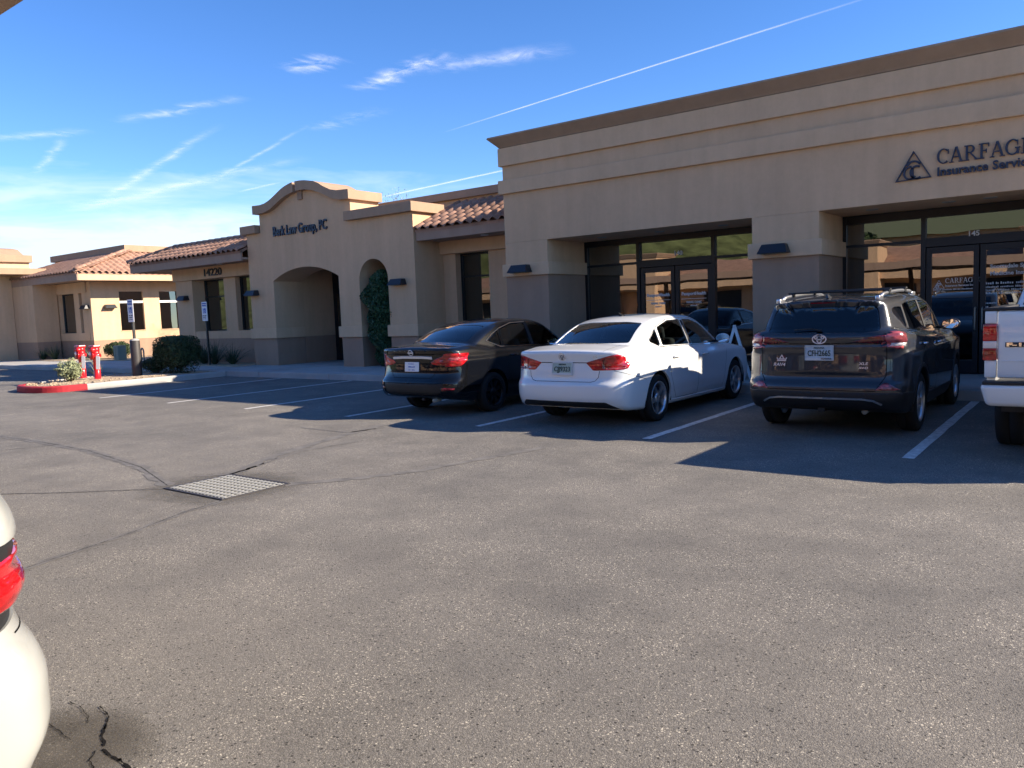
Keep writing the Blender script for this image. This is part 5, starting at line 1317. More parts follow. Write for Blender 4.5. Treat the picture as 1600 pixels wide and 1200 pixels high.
def plate(car, x, z, number, base, small=None, top='ARIZONA', off=.004, frame=None):
    p = car.attach('license_plate', plate_mesh(), base, 'rear', x, z, off)
    if number: text('plate_number', number, .092, (0, -.0135, -.036), M['plate_text'], p, align='CENTER', width=.255, bold=.0012)
    if top: text('plate_state', top, .030, (0, -.0135, .046), M['plate_text'], p, align='CENTER', width=.12)
    if frame is not None:
        obj('plate_frame', strokes_mesh([[(-.157, -.082), (.157, -.082), (.157, .08), (-.157, .08), (-.157, -.082)]], .014, -.017, -.002), frame, p)
    if small:
        bm = bmesh.new(); bm_box(bm, -.155, .155, -.0155, -.003, -.083, -.057, .002); f_ = obj('frame_strip', bm_mesh(bm), M['plate'], p)
        text('frame_lettering', small, .026, (.02, -.0165, -.078), M['letter'], p, width=.12, bold=.0006)
    return p
# ---------------- white sedan
S = dict(L=4.87, W=1.835, zb=1.0, tum=.40, tcur=.10, yc=2.25, rbow=.05, rcor=.24, fbow=.12, fcor=.22, zc=.72, crown=.045,
    plan=[(0, .865), (.5, .905), (1.2, .9175), (3.0, .9175), (3.9, .905), (4.5, .87), (4.87, .82)],
    sect=[(.15, .90), (.25, .955), (.35, .982), (.5, 1.0), (.68, 1.0), (.80, .992), (.9, .975), (.98, .945), (1.06, .90)],
    deck=[(0, 1.035), (.1, 1.05), (.3, 1.075), (.6, 1.105), (.9, 1.07), (1.3, 1.015), (2.2, .995), (3.3, .97), (3.7, .985), (4.1, .935), (4.5, .855), (4.75, .75), (4.87, .64)],
    rear=[(.15, .22), (.25, .11), (.33, .045), (.42, .008), (.52, .0), (.585, .004), (.62, .03), (.66, .052), (.78, .066), (.875, .078), (.96, .062), (1.03, .035), (1.1, .06)],
    front=[(.15, .16), (.3, .05), (.5, .0), (.62, .03), (.8, .12), (.95, .3)], bot=[(0, .30), (.5, .22), (1.0, .19), (4.0, .17), (4.6, .19), (4.87, .24)],
    roof=[(.2, .93), (.62, 1.10), (.8, 1.185), (1.1, 1.32), (1.4, 1.415), (1.7, 1.462), (2.2, 1.487), (2.7, 1.472), (3.0, 1.415), (3.3, 1.28), (3.6, 1.10), (3.8, .97), (4.05, .82)],
    gplan=[(.4, .66), (.9, .75), (1.6, .79), (2.8, .79), (3.4, .75), (3.9, .68)], crease=[(.88, .016, .010)])
c = Car(S, 'white_sedan', 'white four-door sedan parked between the black sedan and the dark grey crossover', (-5.85, 8.75, 0), 0, M['paint_white'])
c.cut_arches((1.10, 3.905), .325, .372)
sw = [rounded([(1.17, 1.115), (1.20, 1.075), (1.385, 1.035), (1.435, 1.05), (1.455, 1.262), (1.43, 1.262)], .02), rounded([(1.485, 1.032), (2.35, 1.005), (2.35, 1.385), (1.95, 1.382), (1.52, 1.292)], .035), rounded([(2.44, 1.002), (3.52, .972), (3.36, 1.075), (2.98, 1.30), (2.72, 1.372), (2.44, 1.387)], .035)]
for p_ in sw: c.stamp(1, 'side', p_)
c.stamp(2, 'rear', rounded([(-.61, 1.105), (.61, 1.105), (.535, 1.36), (.3, 1.385), (-.3, 1.385), (-.535, 1.36)], .03), sym=False)
c.stamp(3, 'front', rounded([(-.66, 1.03), (.66, 1.03), (.54, 1.385), (-.54, 1.385)], .04), sym=False)
tl = [(.355, .885), (.375, .865), (.46, .785), (.49, .780), (.83, .788), (.868, .80), (.882, .85), (.86, .92), (.82, .972), (.78, .988), (.72, .98), (.63, .958)]
c.stamp(4, 'rear', tl, nm=.3)
c.stamp(8, 'rear', [(.66, .797), (.83, .80), (.86, .818), (.66, .812)], nm=.3); c.stamp(14, 'rear', [(.60, .80), (.612, .80), (.612, .93), (.60, .925)])
c.stamp(5, 'rear', rounded([(-.64, .365), (.64, .365), (.74, .30), (.86, .2), (-.86, .2), (-.74, .30)], .02), sym=False)
c.stamp(6, 'top', rounded([(-.6, 4.885), (.6, 4.885), (.6, 4.8), (-.6, 4.8)], .02), sym=False)
for rid, a in {1: ('side_window', M['car_glass'], -.006, .004), 2: ('rear_window', M['car_glass'], -.004, .004), 3: ('windscreen', M['car_glass'], -.004, .004), 4: ('tail_light', M['lens_red'], .004, .03), 8: ('reversing_lens', M['lens_pink'], .004, .02), 14: ('lamp_divider', M['lens_red_dark'], .002, .02), 5: ('bumper_valance', M['black'], -.008, .02), 6: ('grille_lip', M['black'], 0, .01)}.items(): c.region(rid, *a)
G = M['seam']
c.ribbon('lid_gap', 'rear', [(-.555, .775), (-.54, .69), (-.50, .645), (-.44, .63), (.44, .63), (.50, .645), (.54, .69), (.555, .775)], .007, G)
c.ribbon('lid_crease_shadow', 'rear', [(-.36, .883), (.36, .883)], .010, G)  # black strip painting the shadow line under the boot lid's fold
for sx in (1, -1):
    c.ribbon('lid_side_gap', 'top', [(sx*.60, .12), (sx*.605, .4), (sx*.62, .56)], .005, G)
    c.ribbon('bumper_gap', 'side', [(.16, .775), (.30, .72), (.50, .675), (.72, .62)], .005, G, sx=sx)
    c.ribbon('door_gap', 'side', [(1.50, 1.02), (1.44, .80), (1.46, .62), (1.56, .40), (1.66, .27), (2.38, .262)], .006, G, sx=sx); c.ribbon('door_gap', 'side', [(2.40, 1.0), (2.40, .6), (2.38, .262)], .006, G, sx=sx)
    c.ribbon('door_gap', 'side', [(3.50, .96), (3.48, .7), (3.40, .40), (3.36, .27)], .006, G, sx=sx)
    c.ribbon('b_pillar', 'side', [(2.395, 1.01), (2.395, 1.37)], .075, M['black'], .001, sx=sx)
    c.ribbon('window_trim', 'side', [(1.17, 1.10), (1.40, 1.018), (2.4, .990), (3.55, .955)], .014, M['chrome'], .0, .006, sx=sx)
    c.ribbon('window_trim', 'side', [(1.155, 1.115), (1.30, 1.205), (1.5, 1.30), (1.93, 1.395), (2.4, 1.402), (2.74, 1.387), (3.0, 1.315), (3.38, 1.09), (3.55, .965)], .012, M['chrome'], .0, .005, sx=sx)
    c.ribbon('sill_moulding', 'side', [(1.50, .24), (3.52, .22)], .05, M['paint_white'], .0, .012, sx=sx)
c.ribbon('fuel_flap', 'side', [(.90, .83), (1.04, .83), (1.04, .97), (.90, .97)], .004, G, closed=True)
bd = c.attach('badge', lathe_mesh([(0, 0), (.001, 0)], 8), M['chrome'], 'rear', 0, .965, .002)
VW = [ell(0, 0, .052, .052), [(-.026, .038), (-.001, -.012), (.024, .038)], [(-.042, .022), (-.020, -.042), (0, -.002), (.020, -.042), (.042, .022)]]
obj('emblem', strokes_mesh(VW, .011, -.008, .0), M['badge'], bd); me = lathe_mesh([(0, .001), (.05, .001)], 24); me.transform(Matrix.Rotation(math.pi/2, 4, 'X')); obj('emblem_field', me, M['letter'], bd)
c.attach('model_badge', text_mesh('2.5', .05, .002), M['chrome'], 'rear', .47, .945, .002).data.transform(Matrix.Rotation(math.pi/2, 4, 'X'))
plate(c, 0, .80, 'CJJ9323', M['plate_az'], ' ', 'ARIZONA', .006, M['plate'])
c.wheels((1.10, 3.905), 1.60, .325, .228, M['alloy'], (5, .075, .062, 'single'), .372)
h_, n_ = c.hit('top', 0, 1.72)
fin = obj('aerial', None, None, c.root, loc=tuple(h_)); bm = bmesh.new(); bm_box(bm, -.03, .03, -.05, .05, -.004, .016, .008); obj('aerial_base', bm_mesh(bm), M['black'], fin); tube('aerial_mast', [(0, .02, .012), (0, -.10, .05)], [.006, .004], M['black'], fin)
c.mirrors(3.32, 1.04, M['paint_white']); c.handles(((1.62, .865), (2.62, .845)), M['paint_white']); c.seats(2.35, 1.52, .35, 1.25)
c.finish()
# ---------------- black sedan
S = dict(L=4.63, W=1.76, zb=1.02, tum=.40, tcur=.10, yc=2.15, rbow=.06, rcor=.22, fbow=.14, fcor=.24, zc=.74, crown=.05,
    plan=[(0, .82), (.5, .865), (1.1, .88), (3.0, .88), (3.8, .865), (4.3, .82), (4.63, .76)],
    sect=[(.15, .90), (.27, .95), (.36, .98), (.5, .995), (.70, 1.0), (.84, .995), (.95, .97), (1.03, .935), (1.1, .89)],
    deck=[(0, 1.075), (.12, 1.09), (.35, 1.115), (.6, 1.13), (.9, 1.09), (1.3, 1.035), (2.2, 1.01), (3.1, .985), (3.5, 1.0), (3.9, .95), (4.3, .86), (4.5, .76), (4.63, .65)],
    rear=[(.15, .24), (.26, .12), (.33, .05), (.40, .01), (.50, .0), (.56, .012), (.60, .055), (.70, .088), (.84, .10), (.95, .09), (1.03, .066), (1.075, .05), (1.14, .09)],
    front=[(.15, .16), (.3, .05), (.5, .0), (.62, .03), (.8, .12), (.95, .3)], bot=[(0, .33), (.4, .25), (1.0, .19), (3.7, .17), (4.3, .19), (4.63, .25)],
    roof=[(.2, .97), (.58, 1.125), (.8, 1.225), (1.1, 1.345), (1.4, 1.425), (1.7, 1.47), (2.1, 1.495), (2.5, 1.482), (2.8, 1.425), (3.1, 1.295), (3.4, 1.12), (3.6, .99), (3.9, .82)],
    gplan=[(.4, .64), (.9, .72), (1.5, .76), (2.6, .76), (3.2, .72), (3.7, .64)], crease=[(.90, .017, .010)])
c = Car(S, 'black_sedan', 'black four-door sedan with chrome boot strip and white dealer plate beside the white sedan', (-8.74, 8.80, 0), 0, M['paint_black'])
c.cut_arches((1.06, 3.76), .318, .368)
sw = [rounded([(1.13, 1.135), (1.40, 1.045), (1.44, 1.06), (1.47, 1.285), (1.43, 1.285)], .02), rounded([(1.50, 1.042), (2.26, 1.02), (2.26, 1.395), (1.9, 1.39), (1.53, 1.31)], .03), rounded([(2.35, 1.018), (3.30, .99), (3.16, 1.085), (2.82, 1.30), (2.6, 1.375), (2.35, 1.395)], .03)]
for p_ in sw: c.stamp(1, 'side', p_)
c.stamp(2, 'rear', rounded([(-.58, 1.145), (.58, 1.145), (.50, 1.37), (.28, 1.395), (-.28, 1.395), (-.50, 1.37)], .03), sym=False)
c.stamp(3, 'front', rounded([(-.62, 1.04), (.62, 1.04), (.50, 1.39), (-.50, 1.39)], .04), sym=False)
c.stamp(4, 'rear', [(.385, .86), (.40, .83), (.50, .812), (.95, .80), (.95, .99), (.78, .985), (.66, .965), (.5, .915)], nm=.55); c.stamp(4, 'side', [(-.1, .80), (.26, .785), (.34, .80), (.42, .88), (.53, .965), (.50, .985), (-.1, .99)], nm=.35)
c.stamp(8, 'rear', [(.67, .885), (.80, .88), (.82, .925), (.70, .925)]); c.stamp(9, 'rear', [(.54, .868), (.60, .862), (.61, .895), (.57, .895)])
c.stamp(10, 'side', [(.30, .93), (.40, .93), (.52, .965), (.50, .985), (.30, .985)])
c.stamp(5, 'rear', rounded([(-.62, .975), (.62, .975), (.56, 1.042), (-.56, 1.042)], .02), sym=False)
c.stamp(6, 'rear', rounded([(-.66, .54), (.66, .54), (.60, .38), (.5, .34), (-.5, .34), (-.60, .38)], .02), sym=False); c.stamp(7, 'rear', rounded([(.62, .47), (.80, .455), (.78, .43), (.62, .425)], .01))
for rid, a in {1: ('side_window', M['car_glass'], -.006, .004), 2: ('rear_window', M['car_glass'], -.004, .004), 3: ('windscreen', M['car_glass'], -.004, .004), 4: ('tail_light', M['lens_bright'], .004, .03), 8: ('reversing_lens', M['lens_pink'], .005, .02), 9: ('reversing_lens', M['lens_pink'], .005, .02), 10: ('lamp_tip', M['lens_red'], .004, .02), 5: ('garnish_panel', M['paint_black'], -.012, .02), 6: ('bumper_valance', M['black'], -.014, .02), 7: ('bumper_reflector', M['lens_red_dark'], .003, .02)}.items(): c.region(rid, *a)
c.ribbon('chrome_strip', 'rear', [(-.42, .925), (-.2, .935), (.2, .935), (.42, .925)], .045, M['badge'], 0, .014)
c.ribbon('lid_gap', 'rear', [(-.52, .80), (-.45, .66), (-.40, .615), (.40, .615), (.45, .66), (.52, .80)], .007, G)
c.ribbon('plate_recess_edge', 'rear', [(-.38, .90), (-.27, .70), (.27, .70), (.38, .90)], .008, M['alloy_dark'], .002)
for sx in (1, -1):
    c.ribbon('lid_side_gap', 'top', [(sx*.57, .15), (sx*.575, .4), (sx*.59, .55)], .005, G); c.ribbon('bumper_gap', 'side', [(.33, .79), (.42, .66), (.50, .62), (.68, .61)], .005, G, sx=sx)
    c.ribbon('door_gap', 'side', [(1.49, 1.03), (1.42, .80), (1.46, .6), (1.58, .38), (1.64, .27), (2.3, .262)], .006, G, sx=sx); c.ribbon('door_gap', 'side', [(2.305, 1.01), (2.31, .6), (2.29, .262)], .006, G, sx=sx); c.ribbon('door_gap', 'side', [(3.30, .98), (3.30, .7), (3.24, .27)], .006, G, sx=sx)
    c.ribbon('b_pillar', 'side', [(2.305, 1.025), (2.305, 1.385)], .075, M['black'], .001, sx=sx)
    c.ribbon('window_trim', 'side', [(1.105, 1.135), (1.40, 1.03), (2.3, 1.005), (3.33, .975)], .018, M['chrome'], 0, .007, sx=sx)
    c.ribbon('window_trim', 'side', [(1.105, 1.135), (1.28, 1.235), (1.52, 1.325), (1.9, 1.405), (2.3, 1.41)], .016, M['chrome'], 0, .006, sx=sx)
bd = c.attach('badge', lathe_mesh([(0, 0), (.001, 0)], 8), M['chrome'], 'rear', 0, 1.008, .002)
obj('emblem', strokes_mesh([ell(0, 0, .046, .044)], .010, -.010, .0), M['badge'], bd); obj('emblem_bar', strokes_mesh([[(-.058, 0), (.058, 0)]], .022, -.012, -.002), M['badge'], bd)
p_ = plate(c, .0, .785, None, M['print_white'], None, None, .008)
word_lines('dealer_lettering', -.07, -.01, -.0145, [(0, .022, ((.14, 0),)), (.045, .014, ((.05, .02), (.07, 0))), (-.05, .014, ((.12, 0),))], M['blue'], p_)
c.wheels((1.06, 3.76), 1.53, .318, .225, M['alloy_dark'], (8, .035, .026, 'twin'), .368)
c.mirrors(3.12, 1.055, M['paint_black']); c.handles(((1.58, .885), (2.52, .865)), M['paint_black']); c.seats(2.25, 1.46, .36, 1.27)
tube('exhaust_tip', [(.42, .25, .27), (.42, .10, .265)], .03, M['steel'], c.root, 14)
c.finish()
# ---------------- dark grey crossover
S = dict(L=4.60, W=1.845, zb=1.14, tum=.27, tcur=.10, yc=1.9, rbow=.05, rcor=.20, fbow=.12, fcor=.2, zc=.9, y0=.75, crown=.02, gbow=.03, gcor=.12, kbelt=.04, kroof=.09, rcrown=.03, ktop=.06,
    plan=[(0, .885), (.5, .915), (1.0, .9225), (3.2, .9225), (3.8, .905), (4.3, .86), (4.6, .80)],
    sect=[(.2, .90), (.32, .955), (.42, .985), (.6, 1.0), (.8, 1.0), (.98, .99), (1.1, .97), (1.2, .93), (1.3, .87)],
    deck=[(0, 1.27), (.4, 1.24), (1.0, 1.19), (2.0, 1.13), (3.0, 1.09), (3.4, 1.12), (3.8, 1.06), (4.2, .97), (4.45, .85), (4.6, .72)],
    rear=[(.2, .22), (.3, .12), (.38, .05), (.46, .005), (.56, .0), (.62, .012), (.66, .05), (.80, .075), (.95, .085), (1.055, .066), (1.075, .085), (1.10, .060), (1.16, .055), (1.22, .085), (1.3, .16)],
    rear_g=[(.75, .05), (1.15, .075), (1.22, .115), (1.30, .155), (1.46, .245), (1.515, .272), (1.535, .155), (1.56, .115), (1.60, .13), (1.66, .2)],
    front=[(.2, .16), (.35, .05), (.55, .0), (.75, .03), (.9, .1), (1.05, .3)], bot=[(0, .36), (.5, .26), (1.0, .23), (3.6, .21), (4.2, .24), (4.6, .32)],
    roof=[(-.5, 1.50), (.0, 1.555), (.25, 1.59), (.6, 1.625), (1.0, 1.645), (1.6, 1.66), (2.2, 1.645), (2.6, 1.59), (2.9, 1.49), (3.2, 1.33), (3.5, 1.15), (3.8, .98), (4.1, .8)],
    gplan=[(-.5, .70), (.1, .735), (.5, .765), (1.4, .80), (2.5, .80), (3.2, .76), (3.7, .7)], crease=[(.98, .016, .012)])
c = Car(S, 'grey_crossover', 'dark grey crossover with roof rails parked between the white sedan and the white pickup', (-2.66, 9.32, 0), 0, M['paint_grey'])
c.cut_arches((.97, 3.63), .35, .405)
sw = [rounded([(.50, 1.43), (.56, 1.375), (.86, 1.235), (.90, 1.25), (.93, 1.48), (.66, 1.482), (.52, 1.46)], .03), rounded([(.99, 1.215), (1.86, 1.175), (1.86, 1.545), (1.2, 1.528), (1.01, 1.50)], .03), rounded([(1.95, 1.172), (3.05, 1.135), (2.96, 1.24), (2.66, 1.45), (2.4, 1.535), (1.95, 1.548)], .03)]
for p_ in sw: c.stamp(1, 'side', p_)
c.stamp(2, 'rear', rounded([(-.63, 1.225), (-.45, 1.205), (.45, 1.205), (.63, 1.225), (.585, 1.45), (.55, 1.505), (-.55, 1.505), (-.585, 1.45)], .03), sym=False)
c.stamp(3, 'front', rounded([(-.68, 1.12), (.68, 1.12), (.58, 1.52), (-.58, 1.52)], .04), sym=False)
c.stamp(4, 'rear', [(.345, 1.105), (.69, 1.075), (.69, 1.175), (.56, 1.165)]); c.stamp(11, 'rear', [(.70, 1.045), (.80, 1.02), (.98, 1.03), (.98, 1.215), (.70, 1.185)], nm=.55); c.stamp(11, 'side', [(-.1, 1.03), (.22, 1.045), (.31, 1.10), (.35, 1.195), (.2, 1.215), (-.1, 1.215)], nm=.35)
c.stamp(12, 'rear', [(.73, 1.055), (.86, 1.05), (.87, 1.085), (.74, 1.09)])
c.stamp(5, 'rear', [(-1, .2), (1, .2), (1, .535), (-1, .535)], sym=False); c.stamp(5, 'side', [(-.1, .2), (.60, .2), (.60, .50), (.3, .535), (-.1, .535)])
c.stamp(7, 'rear', [(.60, .565), (.84, .565), (.72, .645), (.68, .645)])
c.stamp(13, 'side', [(1.40, .2), (3.20, .2), (3.20, .40), (1.40, .42)])
for rid, a in {1: ('side_window', M['dark_glass'], -.006, .004), 2: ('rear_window', M['dark_glass'], -.004, .004), 3: ('windscreen', M['car_glass'], -.004, .004), 4: ('tail_light', M['lens_red_dark'], .004, .02), 11: ('tail_light', M['lens_pink'], .005, .03), 12: ('reversing_lens', M['lens_clear'], .006, .02), 5: ('bumper_cladding', M['black'], 0, .02), 7: ('bumper_reflector', M['lens_pink'], .002, .02), 13: ('sill_cladding', M['black'], .002, .02)}.items(): c.region(rid, *a)
c.ribbon('silver_strip', 'rear', [(-.66, .40), (-.58, .445), (-.46, .462), (.46, .462), (.58, .445), (.66, .40)], .022, M['alloy'], 0, .01)
c.ribbon('hatch_gap', 'rear', [(-.70, 1.07), (-.695, .72), (-.60, .555), (.60, .555), (.695, .72), (.70, 1.07)], .008, G); c.ribbon('hatch_crease', 'rear', [(-.35, 1.088), (.35, 1.088)], .008, G)
c.ribbon('brake_light', 'rear', [(-.14, 1.555), (.14, 1.555)], .014, M['lens_red_dark'], .001)
for sx in (1, -1):
    c.ribbon('door_gap', 'side', [(.95, 1.22), (1.02, .98), (1.30, .75), (1.42, .45), (1.9, .42)], .006, G, sx=sx); c.ribbon('door_gap', 'side', [(1.905, 1.17), (1.90, .42)], .006, G, sx=sx); c.ribbon('door_gap', 'side', [(3.04, 1.13), (3.10, .8), (3.06, .42)], .006, G, sx=sx)
    c.ribbon('pillar_trim', 'side', [(1.905, 1.18), (1.905, 1.54)], .08, M['black'], .001, sx=sx); c.ribbon('pillar_trim', 'side', [(.945, 1.235), (.965, 1.50)], .035, M['black'], .001, sx=sx)
    c.ribbon('window_trim', 'side', [(.46, 1.42), (.86, 1.218), (1.9, 1.16), (3.08, 1.12)], .014, M['chrome'], 0, .005, sx=sx)
    c.ribbon('arch_cladding', 'side', [(.97+.43*math.cos(R(a)), .36+.43*math.sin(R(a))) for a in range(0, 181, 12)], .055, M['black'], .0, .008, sx=sx); c.ribbon('arch_cladding', 'side', [(3.63+.43*math.cos(R(a)), .36+.43*math.sin(R(a))) for a in range(0, 181, 12)], .055, M['black'], .0, .008, sx=sx)
    pr = []
    for y in np.linspace(.35, 2.35, 9):
        h = c.hit('top', sx*.56, y)[0]; pr.append(h+Vector((0, 0, .010+.030*min(1, 6*min(y-.35, 2.35-y)/1.0))))
    tube('roof_rail', pr, [.018, .022]+[.021]*5+[.022, .018], M['alloy'], c.root, 10)
    for y in (.42, 2.28):
        h = c.hit('top', sx*.56, y)[0]; bm = bmesh.new(); bm_box(bm, -.026, .026, -.10, .10, -.015, .045, .016); obj('rail_foot', bm_mesh(bm, True), M['alloy'], c.root, loc=tuple(h))
for y in (.85, 1.75):
    a = c.hit('top', .56, y)[0]; b = c.hit('top', -.56, y)[0]; z = max(a.z, b.z)+.072
    bm = bmesh.new(); bm_box(bm, -.60, .60, y-.035, y+.035, z-.012, z+.012, .010)
    for v in bm.verts: v.co.z += .018*(1-(v.co.x/.6)**2)
    o = obj('roof_crossbar', bm_mesh(bm, True), M['black'], c.root)
    for sx in (1, -1): box('crossbar_clamp', sx*.56-.03, sx*.56+.03, y-.045, y+.045, z-.05, z+.004, M['black'], c.root, .008)
h_ = c.hit('top', 0, .42)[0]
bm = bmesh.new(); V = [bm.verts.new(p) for p in ((-.022, .09, 0), (.022, .09, 0), (.018, -.06, 0), (-.018, -.06, 0), (0, -.045, .062), (0, -.01, .05))]
for q in ((0, 1, 5), (1, 2, 4, 5), (2, 3, 4), (3, 0, 5, 4), (3, 2, 1, 0)): bm.faces.new([V[i] for i in q])
obj('shark_fin', bm_mesh(bm), M['paint_grey'], c.root, loc=tuple(h_))
wp = [c.hit('rear', x, z) for x, z in ((.02, 1.225), (-.1, 1.245), (-.30, 1.235))]
tube('rear_wiper', [p[0]+p[1]*.02 for p in wp], [.014, .010, .007], M['black'], c.root, 6)
bd = c.attach('badge', lathe_mesh([(0, 0), (.001, 0)], 8), M['chrome'], 'rear', 0, 1.14, .004)
obj('emblem', strokes_mesh([ell(0, 0, .075, .050), ell(0, .004, .026, .044), ell(0, .018, .052, .022)], .013, -.010, .0), M['badge'], bd)
plate(c, .0, .985, 'CFH2665', M['plate_blue'], 'TOYOTA', 'ARIZONA', .010, M['plate'])
for s_, x, z, sz, w in (('RAV4', -.47, .825, .055, .15), ('XLE', .47, .845, .042, .10), ('AWD', .47, .80, .034, .10)):
    me = text_mesh(s_, sz, .003, 'CENTER', .001, shear=.15); xs_ = [v.co.x for v in me.vertices]; me.transform(Matrix.Diagonal((w/(max(xs_)-min(xs_)), 1, 1, 1))); me.transform(Matrix.Rotation(math.pi/2, 4, 'X')); c.attach('model_badge', me, M['badge'], 'rear', x, z, .003)
cr = [[(-.055, .0), (.055, .0)], [(-.06, .035), (-.045, .006), (-.02, .03), (0, .065), (.02, .03), (.045, .006), (.06, .035)], [(-.04, .018), (.04, .018)]]
c.attach('dealer_emblem', strokes_mesh(cr, .013, -.004, 0), M['badge'], 'rear', -.44, .89, .002)
c.wheels((.97, 3.63), 1.59, .35, .235, M['alloy'], (5, .06, .05, 'twin'), .405, .225)
c.mirrors(2.85, 1.20, M['paint_grey']); c.handles(((1.18, 1.03), (2.12, 1.00)), M['chrome']); c.seats(2.0, .98, .48, 1.42)
bm = bmesh.new(); bm_box(bm, -.04, .04, .12, .35, .29, .36, .008); obj('tow_hitch', bm_mesh(bm), M['black'], c.root); tube('exhaust_tip', [(.45, .40, .30), (.45, .22, .295)], .032, M['steel'], c.root, 14)
c.finish()
# ---------------- white crossover under the carport (only its rear corner shows)
S = dict(L=4.6, W=1.86, zb=1.14, tum=.27, tcur=.10, yc=1.9, rbow=.055, rcor=.16, fbow=.12, fcor=.2, zc=.85, y0=.8, crown=.02, gbow=.03, gcor=.12, kbelt=.04, kroof=.09, rcrown=.03, ktop=.06,
    plan=[(0, .90), (.5, .925), (1.0, .93), (3.2, .93), (3.8, .91), (4.3, .86), (4.6, .80)], sect=[(.2, .90), (.32, .955), (.42, .985), (.6, 1.0), (.8, 1.0), (.98, .99), (1.1, .97), (1.2, .93), (1.3, .87)],
    deck=[(0, 1.25), (.4, 1.22), (1.0, 1.18), (2.0, 1.13), (3.0, 1.09), (3.4, 1.12), (3.8, 1.06), (4.2, .97), (4.45, .85), (4.6, .72)],
    rear=[(.2, .17), (.31, .092), (.39, .046), (.458, .007), (.5, .0), (.6, .0), (.68, .021), (.744, .058), (.79, .074), (.82, .078), (.852, .066), (.868, .046), (.905, .038), (.93, .05), (.948, .078), (.962, .056), (.985, .05), (1.0, .056), (1.04, .046), (1.08, .053), (1.15, .085), (1.3, .17)],
    rear_g=[(.75, .05), (1.15, .085), (1.30, .17), (1.46, .25), (1.515, .272), (1.535, .155), (1.56, .115), (1.60, .13), (1.66, .2)],
    front=[(.2, .16), (.35, .05), (.55, .0), (.75, .03), (.9, .1), (1.05, .3)], bot=[(0, .30), (.5, .26), (1.0, .23), (3.6, .21), (4.2, .24), (4.6, .32)],
    roof=[(-.5, 1.50), (.0, 1.555), (.25, 1.59), (.6, 1.625), (1.0, 1.645), (1.6, 1.66), (2.2, 1.645), (2.6, 1.59), (2.9, 1.49), (3.2, 1.33), (3.5, 1.15), (3.8, .98), (4.1, .8)],
    gplan=[(-.5, .70), (.1, .735), (.5, .765), (1.4, .80), (2.5, .80), (3.2, .76), (3.7, .7)])
c = Car(S, 'white_crossover', 'white crossover seen only by its rear corner with red tail light near the drain grate', (-3.2, 1.0, 0), math.pi, M['pearl'])
c.cut_arches((.97, 3.63), .35, .405)
for p_ in [rounded([(.50, 1.43), (.56, 1.375), (.86, 1.235), (.93, 1.48), (.66, 1.482)], .03), rounded([(.99, 1.215), (1.86, 1.175), (1.86, 1.545), (1.2, 1.528), (1.01, 1.50)], .03), rounded([(1.95, 1.172), (3.05, 1.135), (2.66, 1.45), (2.4, 1.535), (1.95, 1.548)], .03)]: c.stamp(1, 'side', p_)
c.stamp(2, 'rear', rounded([(-.63, 1.225), (.63, 1.225), (.55, 1.505), (-.55, 1.505)], .03), sym=False); c.stamp(3, 'front', rounded([(-.68, 1.12), (.68, 1.12), (.58, 1.52), (-.58, 1.52)], .04), sym=False)
c.stamp(6, 'rear', [(.30, .985), (.98, .985), (.98, 1.03), (.30, 1.03)], nm=.5); c.stamp(6, 'side', [(-.1, .985), (.42, .985), (.42, 1.03), (-.1, 1.03)], nm=.35)
c.stamp(4, 'rear', [(.30, .858), (.98, .858), (.98, .985), (.30, .985)], nm=.5); c.stamp(4, 'side', [(-.1, .858), (.34, .858), (.42, .985), (-.1, .985)], nm=.35)
c.stamp(8, 'rear', [(.34, .905), (.80, .905), (.74, .925), (.34, .925)])
c.stamp(7, 'rear', [(.30, .80), (.98, .80), (.98, .858), (.30, .858)], nm=.5); c.stamp(7, 'side', [(-.1, .80), (.30, .80), (.34, .858), (-.1, .858)], nm=.35)
for rid, a in {1: ('side_window', M['dark_glass'], -.006, .004), 2: ('rear_window', M['dark_glass'], -.004, .004), 3: ('windscreen', M['car_glass'], -.004, .004), 4: ('tail_light', M['lens_bright'], .003, .03), 8: ('lamp_core', M['lens_red_dark'], .004, .03), 6: ('lamp_trim', M['black'], -.006, .02), 7: ('lamp_trim', M['black'], -.008, .02)}.items(): c.region(rid, *a)
for sx in (1, -1): c.ribbon('lamp_gap', 'rear', [(sx*.3, .842), (sx*.75, .842)], .008, M['alloy'], .002); c.ribbon('bumper_gap', 'side', [(.30, .80), (.40, .745), (.58, .72)], .005, G, sx=sx); c.ribbon('bumper_gap', 'rear', [(sx*.25, .735), (sx*.55, .735), (sx*.80, .765)], .005, G)
c.wheels((.97, 3.63), 1.59, .35, .235, M['alloy'], (5, .06, .05, 'single'), .405, .225); c.seats(2.0, .98, .48, 1.42); c.mirrors(2.85, 1.2, M['paint_white'])
c.finish()
